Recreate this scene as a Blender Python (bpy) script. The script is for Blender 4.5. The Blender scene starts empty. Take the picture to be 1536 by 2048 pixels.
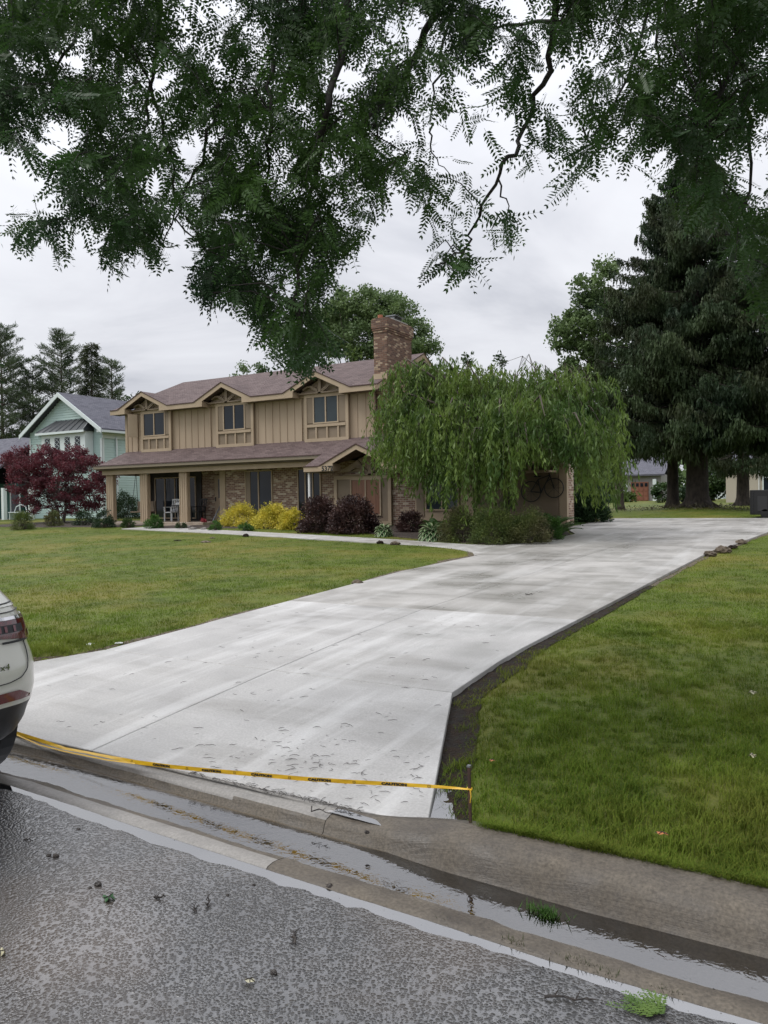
import bpy, bmesh, math, random
import numpy as np
from mathutils import Vector, Matrix
rng = np.random.default_rng(7)
random.seed(7)
S = bpy.context.scene
# ------------------------------------------------------------------ camera
F_PX = 1540.0
PIT = math.atan(24 / 1540)
ROLL = 0.0148
_f0 = np.array([-.5, .8660254, 0]); _r0 = np.array([.8660254, .5, 0]); _up = np.array([0, 0, 1.])
CF = _f0 * math.cos(PIT) - _up * math.sin(PIT)
_u = _up * math.cos(PIT) + _f0 * math.sin(PIT)
CR = _r0 * math.cos(ROLL) - _u * math.sin(ROLL)
CU = _u * math.cos(ROLL) + _r0 * math.sin(ROLL)
CP = np.array([0, 0, 1.7])
cd = bpy.data.cameras.new('camera'); cam = bpy.data.objects.new('camera', cd); S.collection.objects.link(cam)
cd.sensor_fit = 'VERTICAL'; cd.sensor_height = 24; cd.lens = 24 * F_PX / 2048; cd.clip_start = .05; cd.clip_end = 3000
M = Matrix.Identity(4)
for i in range(3):
    M[i][0] = CR[i]; M[i][1] = CU[i]; M[i][2] = -CF[i]; M[i][3] = CP[i]
cam.matrix_world = M
S.camera = cam
# ------------------------------------------------------------------ world, sun, exposure
SUN_EL, SUN_AZ = math.radians(52), math.radians(-125)   # azimuth measured from +Y towards +X
W = bpy.data.worlds.new('World'); S.world = W; W.use_nodes = True
nt = W.node_tree; nt.nodes.clear()
def nn(t, ty, **k):
    n = t.nodes.new(ty)
    for a, b in k.items(): setattr(n, a, b)
    return n
out = nn(nt, 'ShaderNodeOutputWorld')
sky = nn(nt, 'ShaderNodeTexSky'); sky.sky_type = 'NISHITA'; sky.sun_disc = False; sky.sun_elevation = SUN_EL; sky.sun_rotation = SUN_AZ
b1 = nn(nt, 'ShaderNodeBackground'); b1.inputs[1].default_value = 0.08; nt.links.new(sky.outputs[0], b1.inputs[0])
tc = nn(nt, 'ShaderNodeTexCoord')
sep = nn(nt, 'ShaderNodeSeparateXYZ'); nt.links.new(tc.outputs['Generated'], sep.inputs[0])
# cloud deck: project the direction on a plane overhead so that cloud bands flatten towards the horizon
ad = nn(nt, 'ShaderNodeMath', operation='ADD'); nt.links.new(sep.outputs[2], ad.inputs[0]); ad.inputs[1].default_value = .16
mxz = nn(nt, 'ShaderNodeMath', operation='MAXIMUM'); nt.links.new(ad.outputs[0], mxz.inputs[0]); mxz.inputs[1].default_value = .05
dx = nn(nt, 'ShaderNodeMath', operation='DIVIDE'); nt.links.new(sep.outputs[0], dx.inputs[0]); nt.links.new(mxz.outputs[0], dx.inputs[1])
dy = nn(nt, 'ShaderNodeMath', operation='DIVIDE'); nt.links.new(sep.outputs[1], dy.inputs[0]); nt.links.new(mxz.outputs[0], dy.inputs[1])
cmb = nn(nt, 'ShaderNodeCombineXYZ'); nt.links.new(dx.outputs[0], cmb.inputs[0]); nt.links.new(dy.outputs[0], cmb.inputs[1])
def wnoise(sc, det, dist):
    n = nn(nt, 'ShaderNodeTexNoise'); n.inputs['Scale'].default_value = sc; n.inputs['Detail'].default_value = det
    n.inputs['Roughness'].default_value = .55; n.inputs['Distortion'].default_value = dist
    nt.links.new(cmb.outputs[0], n.inputs['Vector']); return n
n1 = wnoise(.9, 6, .6)
rp = nn(nt, 'ShaderNodeValToRGB'); nt.links.new(n1.outputs[0], rp.inputs[0])
rp.color_ramp.elements[0].position = .34; rp.color_ramp.elements[0].color = (.50, .515, .565, 1)
rp.color_ramp.elements[1].position = .70; rp.color_ramp.elements[1].color = (.77, .785, .825, 1)
e = rp.color_ramp.elements.new(.5); e.color = (.655, .665, .71, 1)
zr = nn(nt, 'ShaderNodeMapRange'); zz2 = nn(nt, 'ShaderNodeMath', operation='MULTIPLY'); nt.links.new(sep.outputs[2], zz2.inputs[0]); nt.links.new(sep.outputs[2], zz2.inputs[1]); nt.links.new(zz2.outputs[0], zr.inputs[0]); zr.inputs[1].default_value = 0; zr.inputs[2].default_value = 1
zr.inputs[3].default_value = .90; zr.inputs[4].default_value = 2.5
b2 = nn(nt, 'ShaderNodeBackground'); nt.links.new(rp.outputs[0], b2.inputs[0]); nt.links.new(zr.outputs[0], b2.inputs[1])
mx = nn(nt, 'ShaderNodeMixShader'); mx.inputs[0].default_value = .96
nt.links.new(b1.outputs[0], mx.inputs[1]); nt.links.new(b2.outputs[0], mx.inputs[2]); nt.links.new(mx.outputs[0], out.inputs[0])
sl = bpy.data.lights.new('sun', 'SUN'); so = bpy.data.objects.new('sun', sl); S.collection.objects.link(so)
sl.energy = 1.5; sl.angle = math.radians(28); sl.color = (1, .97, .92)
sd = Vector((math.sin(SUN_AZ) * math.cos(SUN_EL), math.cos(SUN_AZ) * math.cos(SUN_EL), math.sin(SUN_EL)))
so.rotation_euler = sd.to_track_quat('Z', 'Y').to_euler(); so.location = (0, 0, 30)
S.view_settings.view_transform = 'Standard'; S.view_settings.look = 'None'; S.view_settings.gamma = 1
S.view_settings.use_curve_mapping = False; S.view_settings.exposure = 0.32
S.cycles.max_bounces = 7; S.cycles.transparent_max_bounces = 12; S.cycles.diffuse_bounces = 3; S.cycles.glossy_bounces = 3
S.cycles.caustics_reflective = False; S.cycles.caustics_refractive = False; S.cycles.sample_clamp_indirect = 4

# ------------------------------------------------------------------ placement helpers
_GY = [-60, 3.45, 18, 24, 32, 95, 400]; _GZ = [.14, .14, .52, .72, .86, 1.12, 1.12]
def gz(y): return float(np.interp(y, _GY, _GZ))
def gzv(y): return np.interp(y, _GY, _GZ)
def ray(px, py): return CF + (px - 768) / F_PX * CR - (py - 1024) / F_PX * CU
def gp(px, py, dz=0.0):
    """the place on the lawn seen at a spot of the photo"""
    d = ray(px, py); t = 5.
    for i in range(60):
        p = CP + d * t; t = t * .5 + .5 * (gz(p[1]) + dz - 1.7) / d[2]
    return CP + d * t
def aty(px, py, Y):
    d = ray(px, py); return CP + d * (Y / d[1])
def atd(px, py, dep): return CP + ray(px, py) * dep
def proj(P):
    P = np.atleast_2d(P) - CP; d = P @ CF
    d2 = np.where(d < .05, .05, d)
    return 768 + F_PX * (P @ CR) / d2, 1024 - F_PX * (P @ CU) / d2, d

# ------------------------------------------------------------------ object helpers
ORG = {}
def tag(o, label=None, cat=None, group=None, kind=None):
    if label: o['label'] = label
    if cat: o['category'] = cat
    if group: o['group'] = group
    if kind: o['kind'] = kind
    return o
def empty(name, loc, label=None, cat=None, group=None):
    o = bpy.data.objects.new(name, None); o.empty_display_size = .2
    o.location = tuple(float(v) for v in loc); S.collection.objects.link(o); ORG[o] = np.array(loc, float)
    return tag(o, label, cat, group)
def link_mesh(name, me, mat, parent=None, loc=None):
    o = bpy.data.objects.new(name, me); S.collection.objects.link(o)
    if mat is not None and not me.materials: me.materials.append(mat)
    ORG[o] = ORG[parent].copy() if parent is not None else np.array(loc if loc is not None else (0, 0, 0), float)
    if parent is not None: o.parent = parent
    elif loc is not None: o.location = tuple(float(v) for v in loc)
    return o
def np_mesh(name, V, Fc, mat=None, parent=None, loc=None, smooth=False):
    """V (n,3) world coordinates, Fc (m,k) or list of such arrays"""
    org = ORG[parent] if parent is not None else np.array(loc if loc is not None else (0, 0, 0), float)
    V = np.asarray(V, float) - org
    Fs = Fc if isinstance(Fc, list) else [Fc]
    Fs = [np.asarray(f, np.int32) for f in Fs if len(f)]
    me = bpy.data.meshes.new(name)
    me.vertices.add(len(V)); me.vertices.foreach_set('co', V.astype(np.float32).ravel())
    idx = np.concatenate([f.ravel() for f in Fs]); cnt = np.concatenate([np.full(len(f), f.shape[1], np.int32) for f in Fs])
    me.loops.add(len(idx)); me.loops.foreach_set('vertex_index', idx)
    me.polygons.add(len(cnt)); st = np.zeros(len(cnt), np.int32); st[1:] = np.cumsum(cnt)[:-1]
    me.polygons.foreach_set('loop_start', st)
    me.update(calc_edges=True)
    if smooth: me.polygons.foreach_set('use_smooth', np.ones(len(cnt), bool))
    return link_mesh(name, me, mat, parent, loc)
class MB:
    def __init__(s): s.v = []; s.f = []
    def box(s, x0, x1, y0, y1, z0, z1):
        b = len(s.v); x0, x1 = min(x0, x1), max(x0, x1); y0, y1 = min(y0, y1), max(y0, y1); z0, z1 = min(z0, z1), max(z0, z1)
        s.v += [(x0, y0, z0), (x1, y0, z0), (x1, y1, z0), (x0, y1, z0), (x0, y0, z1), (x1, y0, z1), (x1, y1, z1), (x0, y1, z1)]
        s.f += [tuple(b + i for i in q) for q in [(0, 3, 2, 1), (4, 5, 6, 7), (0, 1, 5, 4), (1, 2, 6, 5), (2, 3, 7, 6), (3, 0, 4, 7)]]
        return s
    def bar(s, a, b, w, h, up=(0, 0, 1)):
        a = np.array(a, float); b = np.array(b, float); d = b - a; d /= np.linalg.norm(d)
        u = np.cross(d, up); u = u / (np.linalg.norm(u) + 1e-9); v = np.cross(u, d); k = len(s.v)
        for p in (a, b):
            for su, sv in ((-1, -1), (1, -1), (1, 1), (-1, 1)): s.v.append(tuple(p + u * su * w / 2 + v * sv * h / 2))
        s.f += [tuple(k + i for i in q) for q in [(0, 1, 2, 3), (7, 6, 5, 4), (0, 4, 5, 1), (1, 5, 6, 2), (2, 6, 7, 3), (3, 7, 4, 0)]]
        return s
    def tube(s, pts, rad, n=6, cap=True):
        pts = [np.array(p, float) for p in pts]
        if not hasattr(rad, '__len__'): rad = [rad] * len(pts)
        k0 = len(s.v); prev = None
        for i, p in enumerate(pts):
            d = pts[min(i + 1, len(pts) - 1)] - pts[max(i - 1, 0)]; d /= (np.linalg.norm(d) + 1e-9)
            if prev is None:
                a = np.array((0, 0, 1.)) if abs(d[2]) < .9 else np.array((1., 0, 0)); u = np.cross(d, a)
            else: u = prev - d * (prev @ d)
            u /= (np.linalg.norm(u) + 1e-9); v = np.cross(d, u); prev = u
            for j in range(n):
                t = 2 * math.pi * j / n; s.v.append(tuple(p + (u * math.cos(t) + v * math.sin(t)) * rad[i]))
        for i in range(len(pts) - 1):
            for j in range(n):
                a = k0 + i * n + j; b = k0 + i * n + (j + 1) % n; s.f.append((a, b, b + n, a + n))
        if cap:
            s.f.append(tuple(k0 + j for j in range(n))[::-1]); s.f.append(tuple(k0 + (len(pts) - 1) * n + j for j in range(n)))
        return s
    def poly(s, pts):
        k = len(s.v); s.v += [tuple(map(float, p)) for p in pts]; s.f.append(tuple(range(k, k + len(pts)))); return s
    def prism(s, pts, vec):
        """polygon pts swept along vec"""
        k = len(s.v); n = len(pts); v = np.array(vec, float)
        s.v += [tuple(map(float, p)) for p in pts] + [tuple(np.array(p, float) + v) for p in pts]
        s.f.append(tuple(range(k, k + n))[::-1]); s.f.append(tuple(range(k + n, k + 2 * n)))
        for i in range(n):
            j = (i + 1) % n; s.f.append((k + i, k + j, k + n + j, k + n + i))
        return s
    def build(s, name, mat, parent=None, loc=None, smooth=False, bevel=0, label=None, kind=None, recalc=True):
        org = ORG[parent] if parent is not None else np.array(loc if loc is not None else (0, 0, 0), float)
        me = bpy.data.meshes.new(name); me.from_pydata([tuple(np.array(v) - org) for v in s.v], [], s.f)
        bm = bmesh.new(); bm.from_mesh(me); 
        if recalc: bmesh.ops.recalc_face_normals(bm, faces=bm.faces)
        if bevel: bmesh.ops.bevel(bm, geom=list(bm.edges), offset=bevel, segments=1, affect='EDGES', clamp_overlap=True)
        bm.to_mesh(me); bm.free()
        if smooth:
            for p in me.polygons: p.use_smooth = True
        o = link_mesh(name, me, mat, parent, loc)
        if label: o['label'] = label
        if kind: o['kind'] = kind
        return o
def kids(o): return [c for c in bpy.data.objects if c.parent == o]
def slab_polys(polys, dz):
    """closed solid from top polygons and a downward thickness (list of 3-D polygons sharing corners)"""
    key = {}; V = []
    def vid(p):
        k = tuple(round(float(c), 4) for c in p)
        if k not in key: key[k] = len(V); V.append(k)
        return key[k]
    Fp = [[vid(p) for p in q] for q in polys]; n = len(V); ed = {}
    for q in Fp:
        for i in range(len(q)):
            a, b = q[i], q[(i + 1) % len(q)]; ed[(a, b)] = 1
    m = MB(); m.v = V + [(x, y, z - dz) for x, y, z in V]
    m.f = [tuple(q) for q in Fp] + [tuple(n + i for i in q[::-1]) for q in Fp]
    for (a, b) in ed:
        if (b, a) not in ed: m.f.append((a, n + a, n + b, b))
    return m

# ------------------------------------------------------------------ materials
MATS = {}
def mat(name, c1, c2=None, scale=5., rough=.7, rough2=None, bump=0., bscale=None, spec=.5, detail=4, metal=0., stretch=None, c3=None, scale3=.5, mix3=.5, coat=0., trans=0., coords='world'):
    if name in MATS: return MATS[name]
    m = bpy.data.materials.new(name); m.use_nodes = True; t = m.node_tree; t.nodes.clear(); L = t.links.new
    o = nn(t, 'ShaderNodeOutputMaterial'); p = nn(t, 'ShaderNodeBsdfPrincipled'); L(p.outputs[0], o.inputs[0])
    p.inputs['Roughness'].default_value = rough; p.inputs['Specular IOR Level'].default_value = spec; p.inputs['Metallic'].default_value = metal
    p.inputs['Coat Weight'].default_value = coat; p.inputs['Coat Roughness'].default_value = .05
    p.inputs['Base Color'].default_value = (*c1, 1)
    if coords == 'world': g = nn(t, 'ShaderNodeNewGeometry'); vec = g.outputs['Position']
    else: g = nn(t, 'ShaderNodeTexCoord'); vec = g.outputs['Object']
    if stretch:
        mp = nn(t, 'ShaderNodeMapping'); mp.inputs['Scale'].default_value = stretch; L(vec, mp.inputs[0]); vec = mp.outputs[0]
    def noise(sc, dt):
        n = nn(t, 'ShaderNodeTexNoise'); n.inputs['Scale'].default_value = sc; n.inputs['Detail'].default_value = dt; L(vec, n.inputs['Vector']); return n
    col = None
    if c2 is not None:
        n = noise(scale, detail); r = nn(t, 'ShaderNodeValToRGB'); L(n.outputs[0], r.inputs[0])
        r.color_ramp.elements[0].position = .35; r.color_ramp.elements[1].position = .65
        r.color_ramp.elements[0].color = (*c1, 1); r.color_ramp.elements[1].color = (*c2, 1); col = r.outputs[0]
        if c3 is not None:
            n3 = noise(scale3, 3); r3 = nn(t, 'ShaderNodeMapRange'); L(n3.outputs[0], r3.inputs[0]); r3.inputs[1].default_value = .45; r3.inputs[2].default_value = .62; r3.inputs[4].default_value = mix3
            mm = nn(t, 'ShaderNodeMix', data_type='RGBA'); L(r3.outputs[0], mm.inputs[0]); L(col, mm.inputs[6]); mm.inputs[7].default_value = (*c3, 1); col = mm.outputs[2]
        L(col, p.inputs['Base Color'])
        if rough2 is not None:
            rr = nn(t, 'ShaderNodeMapRange'); L(n.outputs[0], rr.inputs[0]); rr.inputs[1].default_value = .35; rr.inputs[2].default_value = .65
            rr.inputs[3].default_value = rough; rr.inputs[4].default_value = rough2; L(rr.outputs[0], p.inputs['Roughness'])
    if bump:
        n = noise(bscale or scale * 4, 5); b = nn(t, 'ShaderNodeBump'); b.inputs['Distance'].default_value = bump; b.inputs['Strength'].default_value = 1; L(n.outputs[0], b.inputs['Height']); L(b.outputs[0], p.inputs['Normal'])
    if trans:
        tr = nn(t, 'ShaderNodeBsdfTranslucent'); ms = nn(t, 'ShaderNodeMixShader'); ms.inputs[0].default_value = trans
        if col is not None: L(col, tr.inputs[0])
        else: tr.inputs[0].default_value = (*c1, 1)
        L(p.outputs[0], ms.inputs[1]); L(tr.outputs[0], ms.inputs[2]); L(ms.outputs[0], o.inputs[0])
    MATS[name] = m; m['vec'] = 1
    return m
def leafmat(name, c1, c2, scale=1.2, trans=.3, rough=.5, spec=.35, c3=None):
    return mat(name, c1, c2, scale=scale, rough=rough, trans=trans, spec=spec, detail=5, c3=c3, scale3=.6, mix3=.6)
def brick_mat(name, cols, mortar, bw=.21, bh=.076, axis='x', rough=.85):
    m = bpy.data.materials.new(name); m.use_nodes = True; t = m.node_tree; t.nodes.clear(); L = t.links.new
    o = nn(t, 'ShaderNodeOutputMaterial'); p = nn(t, 'ShaderNodeBsdfPrincipled'); L(p.outputs[0], o.inputs[0]); p.inputs['Roughness'].default_value = rough
    g = nn(t, 'ShaderNodeNewGeometry'); s = nn(t, 'ShaderNodeSeparateXYZ'); L(g.outputs['Position'], s.inputs[0])
    add = nn(t, 'ShaderNodeMath', operation='ADD'); L(s.outputs[0], add.inputs[0]); L(s.outputs[1], add.inputs[1])
    c = nn(t, 'ShaderNodeCombineXYZ'); L(add.outputs[0], c.inputs[0]); L(s.outputs[2], c.inputs[1])
    b = nn(t, 'ShaderNodeTexBrick'); L(c.outputs[0], b.inputs['Vector']); b.inputs['Scale'].default_value = 1; b.inputs['Brick Width'].default_value = bw; b.inputs['Row Height'].default_value = bh
    b.inputs['Mortar Size'].default_value = .008; b.inputs['Mortar Smooth'].default_value = .3; b.inputs['Color1'].default_value = (0, 0, 0, 1); b.inputs['Color2'].default_value = (1, 1, 1, 1); b.inputs['Mortar'].default_value = (.5, .5, .5, 1)
    # one random tone per brick
    fx = nn(t, 'ShaderNodeTexWhiteNoise'); fx.noise_dimensions = '3D'
    r = nn(t, 'ShaderNodeValToRGB'); r.color_ramp.interpolation = 'CONSTANT'
    L(b.outputs['Color'], r.inputs[0])
    n = len(cols)
    while len(r.color_ramp.elements) < n: r.color_ramp.elements.new(.5)
    for i, cc in enumerate(cols): r.color_ramp.elements[i].position = .18 + .64 * i / n if i else 0; r.color_ramp.elements[i].color = (*cc, 1)
    no = nn(t, 'ShaderNodeTexNoise'); no.inputs['Scale'].default_value = 9; no.inputs['Detail'].default_value = 4; L(g.outputs['Position'], no.inputs['Vector'])
    m2 = nn(t, 'ShaderNodeMix', data_type='RGBA', blend_type='MULTIPLY'); m2.inputs[0].default_value = .5; L(r.outputs[0], m2.inputs[6]); L(no.outputs[0], m2.inputs[7])
    m3 = nn(t, 'ShaderNodeMix', data_type='RGBA'); L(b.outputs['Fac'], m3.inputs[0]); L(m2.outputs[2], m3.inputs[6]); m3.inputs[7].default_value = (*mortar, 1)
    L(m3.outputs[2], p.inputs['Base Color'])
    iv = nn(t, 'ShaderNodeMath', operation='SUBTRACT'); iv.inputs[0].default_value = 1; L(b.outputs['Fac'], iv.inputs[1])
    bp = nn(t, 'ShaderNodeBump'); bp.inputs['Distance'].default_value = .012; L(iv.outputs[0], bp.inputs['Height']); L(bp.outputs[0], p.inputs['Normal'])
    t.nodes.remove(fx); MATS[name] = m; return m
def shingle_mat(name, c1, c2, c3, row=.14, w=.3):
    m = bpy.data.materials.new(name); m.use_nodes = True; t = m.node_tree; t.nodes.clear(); L = t.links.new
    o = nn(t, 'ShaderNodeOutputMaterial'); p = nn(t, 'ShaderNodeBsdfPrincipled'); L(p.outputs[0], o.inputs[0]); p.inputs['Roughness'].default_value = .75; p.inputs['Specular IOR Level'].default_value = .2
    g = nn(t, 'ShaderNodeNewGeometry'); s = nn(t, 'ShaderNodeSeparateXYZ'); L(g.outputs['Position'], s.inputs[0])
    add = nn(t, 'ShaderNodeMath', operation='ADD'); L(s.outputs[0], add.inputs[0]); L(s.outputs[1], add.inputs[1])
    mu = nn(t, 'ShaderNodeMath', operation='MULTIPLY'); L(s.outputs[2], mu.inputs[0]); mu.inputs[1].default_value = 2.3
    c = nn(t, 'ShaderNodeCombineXYZ'); L(add.outputs[0], c.inputs[0]); L(mu.outputs[0], c.inputs[1])
    b = nn(t, 'ShaderNodeTexBrick'); L(c.outputs[0], b.inputs['Vector']); b.inputs['Scale'].default_value = 1; b.inputs['Brick Width'].default_value = w; b.inputs['Row Height'].default_value = row
    b.inputs['Mortar Size'].default_value = .006; b.inputs['Color1'].default_value = (*c1, 1); b.inputs['Color2'].default_value = (*c2, 1); b.inputs['Mortar'].default_value = tuple(x * .55 for x in c1) + (1,)
    n = nn(t, 'ShaderNodeTexNoise'); n.inputs['Scale'].default_value = 2.6; n.inputs['Detail'].default_value = 8; n.inputs['Roughness'].default_value = .75; L(g.outputs['Position'], n.inputs['Vector'])
    r = nn(t, 'ShaderNodeMapRange'); L(n.outputs[0], r.inputs[0]); r.inputs[1].default_value = .45; r.inputs[2].default_value = .65
    m2 = nn(t, 'ShaderNodeMix', data_type='RGBA'); L(r.outputs[0], m2.inputs[0]); L(b.outputs[0], m2.inputs[6]); m2.inputs[7].default_value = (*c3, 1)
    L(m2.outputs[2], p.inputs['Base Color'])
    iv = nn(t, 'ShaderNodeMath', operation='SUBTRACT'); iv.inputs[0].default_value = 1; L(b.outputs['Fac'], iv.inputs[1])
    bp = nn(t, 'ShaderNodeBump'); bp.inputs['Distance'].default_value = .01; L(iv.outputs[0], bp.inputs['Height']); L(bp.outputs[0], p.inputs['Normal'])
    MATS[name] = m; return m
def grass_mat(name, base_dark, base_light, yellow, trans=.25, yel=.55, bump=0):
    m = bpy.data.materials.new(name); m.use_nodes = True; t = m.node_tree; t.nodes.clear(); L = t.links.new
    o = nn(t, 'ShaderNodeOutputMaterial'); p = nn(t, 'ShaderNodeBsdfPrincipled'); p.inputs['Roughness'].default_value = .6; p.inputs['Specular IOR Level'].default_value = .08
    g = nn(t, 'ShaderNodeNewGeometry')
    def N(sc, d, a, b):
        n = nn(t, 'ShaderNodeTexNoise'); n.inputs['Scale'].default_value = sc; n.inputs['Detail'].default_value = d; n.inputs['Roughness'].default_value = .6; L(g.outputs['Position'], n.inputs['Vector'])
        r = nn(t, 'ShaderNodeMapRange'); L(n.outputs[0], r.inputs[0]); r.inputs[1].default_value = a; r.inputs[2].default_value = b; return r
    a = N(2.2, 6, .35, .65); b = N(.42, 5, .47, .66); c = N(95, 2, .5, .68)
    m1 = nn(t, 'ShaderNodeMix', data_type='RGBA'); L(a.outputs[0], m1.inputs[0]); m1.inputs[6].default_value = (*base_dark, 1); m1.inputs[7].default_value = (*base_light, 1)
    mu = nn(t, 'ShaderNodeMath', operation='MULTIPLY'); L(b.outputs[0], mu.inputs[0]); mu.inputs[1].default_value = yel
    m2 = nn(t, 'ShaderNodeMix', data_type='RGBA'); L(mu.outputs[0], m2.inputs[0]); L(m1.outputs[2], m2.inputs[6]); m2.inputs[7].default_value = (*yellow, 1)
    mu3 = nn(t, 'ShaderNodeMath', operation='MULTIPLY'); L(c.outputs[0], mu3.inputs[0]); mu3.inputs[1].default_value = .5
    m3 = nn(t, 'ShaderNodeMix', data_type='RGBA'); L(mu3.outputs[0], m3.inputs[0]); L(m2.outputs[2], m3.inputs[6]); m3.inputs[7].default_value = (*yellow, 1)
    L(m3.outputs[2], p.inputs['Base Color'])
    if trans:
        tr = nn(t, 'ShaderNodeBsdfTranslucent'); ms = nn(t, 'ShaderNodeMixShader'); ms.inputs[0].default_value = trans; L(m3.outputs[2], tr.inputs[0])
        L(p.outputs[0], ms.inputs[1]); L(tr.outputs[0], ms.inputs[2]); L(ms.outputs[0], o.inputs[0])
    else:
        L(p.outputs[0], o.inputs[0])
        if bump:
            n = nn(t, 'ShaderNodeTexNoise'); n.inputs['Scale'].default_value = 18; n.inputs['Detail'].default_value = 6; L(g.outputs['Position'], n.inputs['Vector'])
            bp = nn(t, 'ShaderNodeBump'); bp.inputs['Distance'].default_value = bump; L(n.outputs[0], bp.inputs['Height']); L(bp.outputs[0], p.inputs['Normal'])
    MATS[name] = m; return m
def asphalt_mat():
    m = bpy.data.materials.new('wet_asphalt'); m.use_nodes = True; t = m.node_tree; t.nodes.clear(); L = t.links.new
    o = nn(t, 'ShaderNodeOutputMaterial'); p = nn(t, 'ShaderNodeBsdfPrincipled'); L(p.outputs[0], o.inputs[0])
    g = nn(t, 'ShaderNodeNewGeometry')
    v = nn(t, 'ShaderNodeTexVoronoi'); v.feature = 'SMOOTH_F1'; v.inputs['Scale'].default_value = 96; v.inputs['Smoothness'].default_value = .35; v.inputs['Randomness'].default_value = 1; L(g.outputs['Position'], v.inputs['Vector'])
    v2 = nn(t, 'ShaderNodeTexVoronoi'); v2.inputs['Scale'].default_value = 96; L(g.outputs['Position'], v2.inputs['Vector'])
    n = nn(t, 'ShaderNodeTexNoise'); n.inputs['Scale'].default_value = .9; n.inputs['Detail'].default_value = 5; L(g.outputs['Position'], n.inputs['Vector'])
    n2 = nn(t, 'ShaderNodeTexNoise'); n2.inputs['Scale'].default_value = 120; n2.inputs['Detail'].default_value = 4; L(g.outputs['Position'], n2.inputs['Vector'])
    # stone colour per cell
    r = nn(t, 'ShaderNodeValToRGB'); L(v2.outputs['Color'], r.inputs[0]); r.color_ramp.elements[0].color = (.022, .022, .024, 1); r.color_ramp.elements[1].color = (.105, .098, .09, 1)
    e = r.color_ramp.elements.new(.93); e.color = (.06, .058, .056, 1); r.color_ramp.elements[2].position = 1.0
    br = nn(t, 'ShaderNodeMapRange'); L(n.outputs[0], br.inputs[0]); br.inputs[1].default_value = .5; br.inputs[2].default_value = .68; br.inputs[4].default_value = .6
    mm = nn(t, 'ShaderNodeMix', data_type='RGBA'); L(br.outputs[0], mm.inputs[0]); L(r.outputs[0], mm.inputs[6]); mm.inputs[7].default_value = (.085, .06, .042, 1); L(mm.outputs[2], p.inputs['Base Color'])
    vb = nn(t, 'ShaderNodeTexVoronoi'); vb.feature = 'SMOOTH_F1'; vb.inputs['Scale'].default_value = 58; vb.inputs['Smoothness'].default_value = .3; L(g.outputs['Position'], vb.inputs['Vector'])
    ns = nn(t, 'ShaderNodeTexNoise'); ns.inputs['Scale'].default_value = 14; ns.inputs['Detail'].default_value = 3; L(g.outputs['Position'], ns.inputs['Vector']); nsr = nn(t, 'ShaderNodeMapRange'); L(ns.outputs[0], nsr.inputs[0]); nsr.inputs[1].default_value = .45; nsr.inputs[2].default_value = .58
    vm = nn(t, 'ShaderNodeMix', data_type='FLOAT'); L(nsr.outputs[0], vm.inputs[0]); L(v.outputs['Distance'], vm.inputs[2]); L(vb.outputs['Distance'], vm.inputs[3])
    h = nn(t, 'ShaderNodeMapRange'); L(vm.outputs[0], h.inputs[0]); h.inputs[1].default_value = .15; h.inputs[2].default_value = .75; h.inputs[3].default_value = 1; h.inputs[4].default_value = 0; h.interpolation_type = 'SMOOTHSTEP'
    cov = nn(t, 'ShaderNodeMapRange'); L(n.outputs[0], cov.inputs[0]); cov.inputs[1].default_value = .3; cov.inputs[2].default_value = .7; cov.inputs[3].default_value = .9; cov.inputs[4].default_value = .55
    a = nn(t, 'ShaderNodeMath', operation='MULTIPLY_ADD'); L(n2.outputs[0], a.inputs[0]); a.inputs[1].default_value = .35; L(h.outputs[0], a.inputs[2])
    bp = nn(t, 'ShaderNodeBump'); bp.inputs['Distance'].default_value = .0034; L(a.outputs[0], bp.inputs['Height']); L(cov.outputs[0], bp.inputs['Strength']); L(bp.outputs[0], p.inputs['Normal']); L(bp.outputs[0], p.inputs['Coat Normal'])
    film = nn(t, 'ShaderNodeMapRange'); L(a.outputs[0], film.inputs[0]); film.inputs[1].default_value = .55; film.inputs[2].default_value = .95; film.inputs[3].default_value = .85; film.inputs[4].default_value = .2
    nb = nn(t, 'ShaderNodeTexNoise'); nb.inputs['Scale'].default_value = 1.7; nb.inputs['Detail'].default_value = 6; L(g.outputs['Position'], nb.inputs['Vector']); nr = nn(t, 'ShaderNodeMapRange'); L(nb.outputs[0], nr.inputs[0]); nr.inputs[1].default_value = .36; nr.inputs[2].default_value = .62; nr.inputs[3].default_value = .6; nr.inputs[4].default_value = 1.0
    fm_ = nn(t, 'ShaderNodeMath', operation='MULTIPLY'); L(film.outputs[0], fm_.inputs[0]); L(nr.outputs[0], fm_.inputs[1]); L(fm_.outputs[0], p.inputs['Coat Weight'])
    p.inputs['Roughness'].default_value = .4; p.inputs['Specular IOR Level'].default_value = .5
    p.inputs['Coat IOR'].default_value = 2.9; p.inputs['Coat Roughness'].default_value = .12
    MATS['asphalt'] = m; return m
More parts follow.
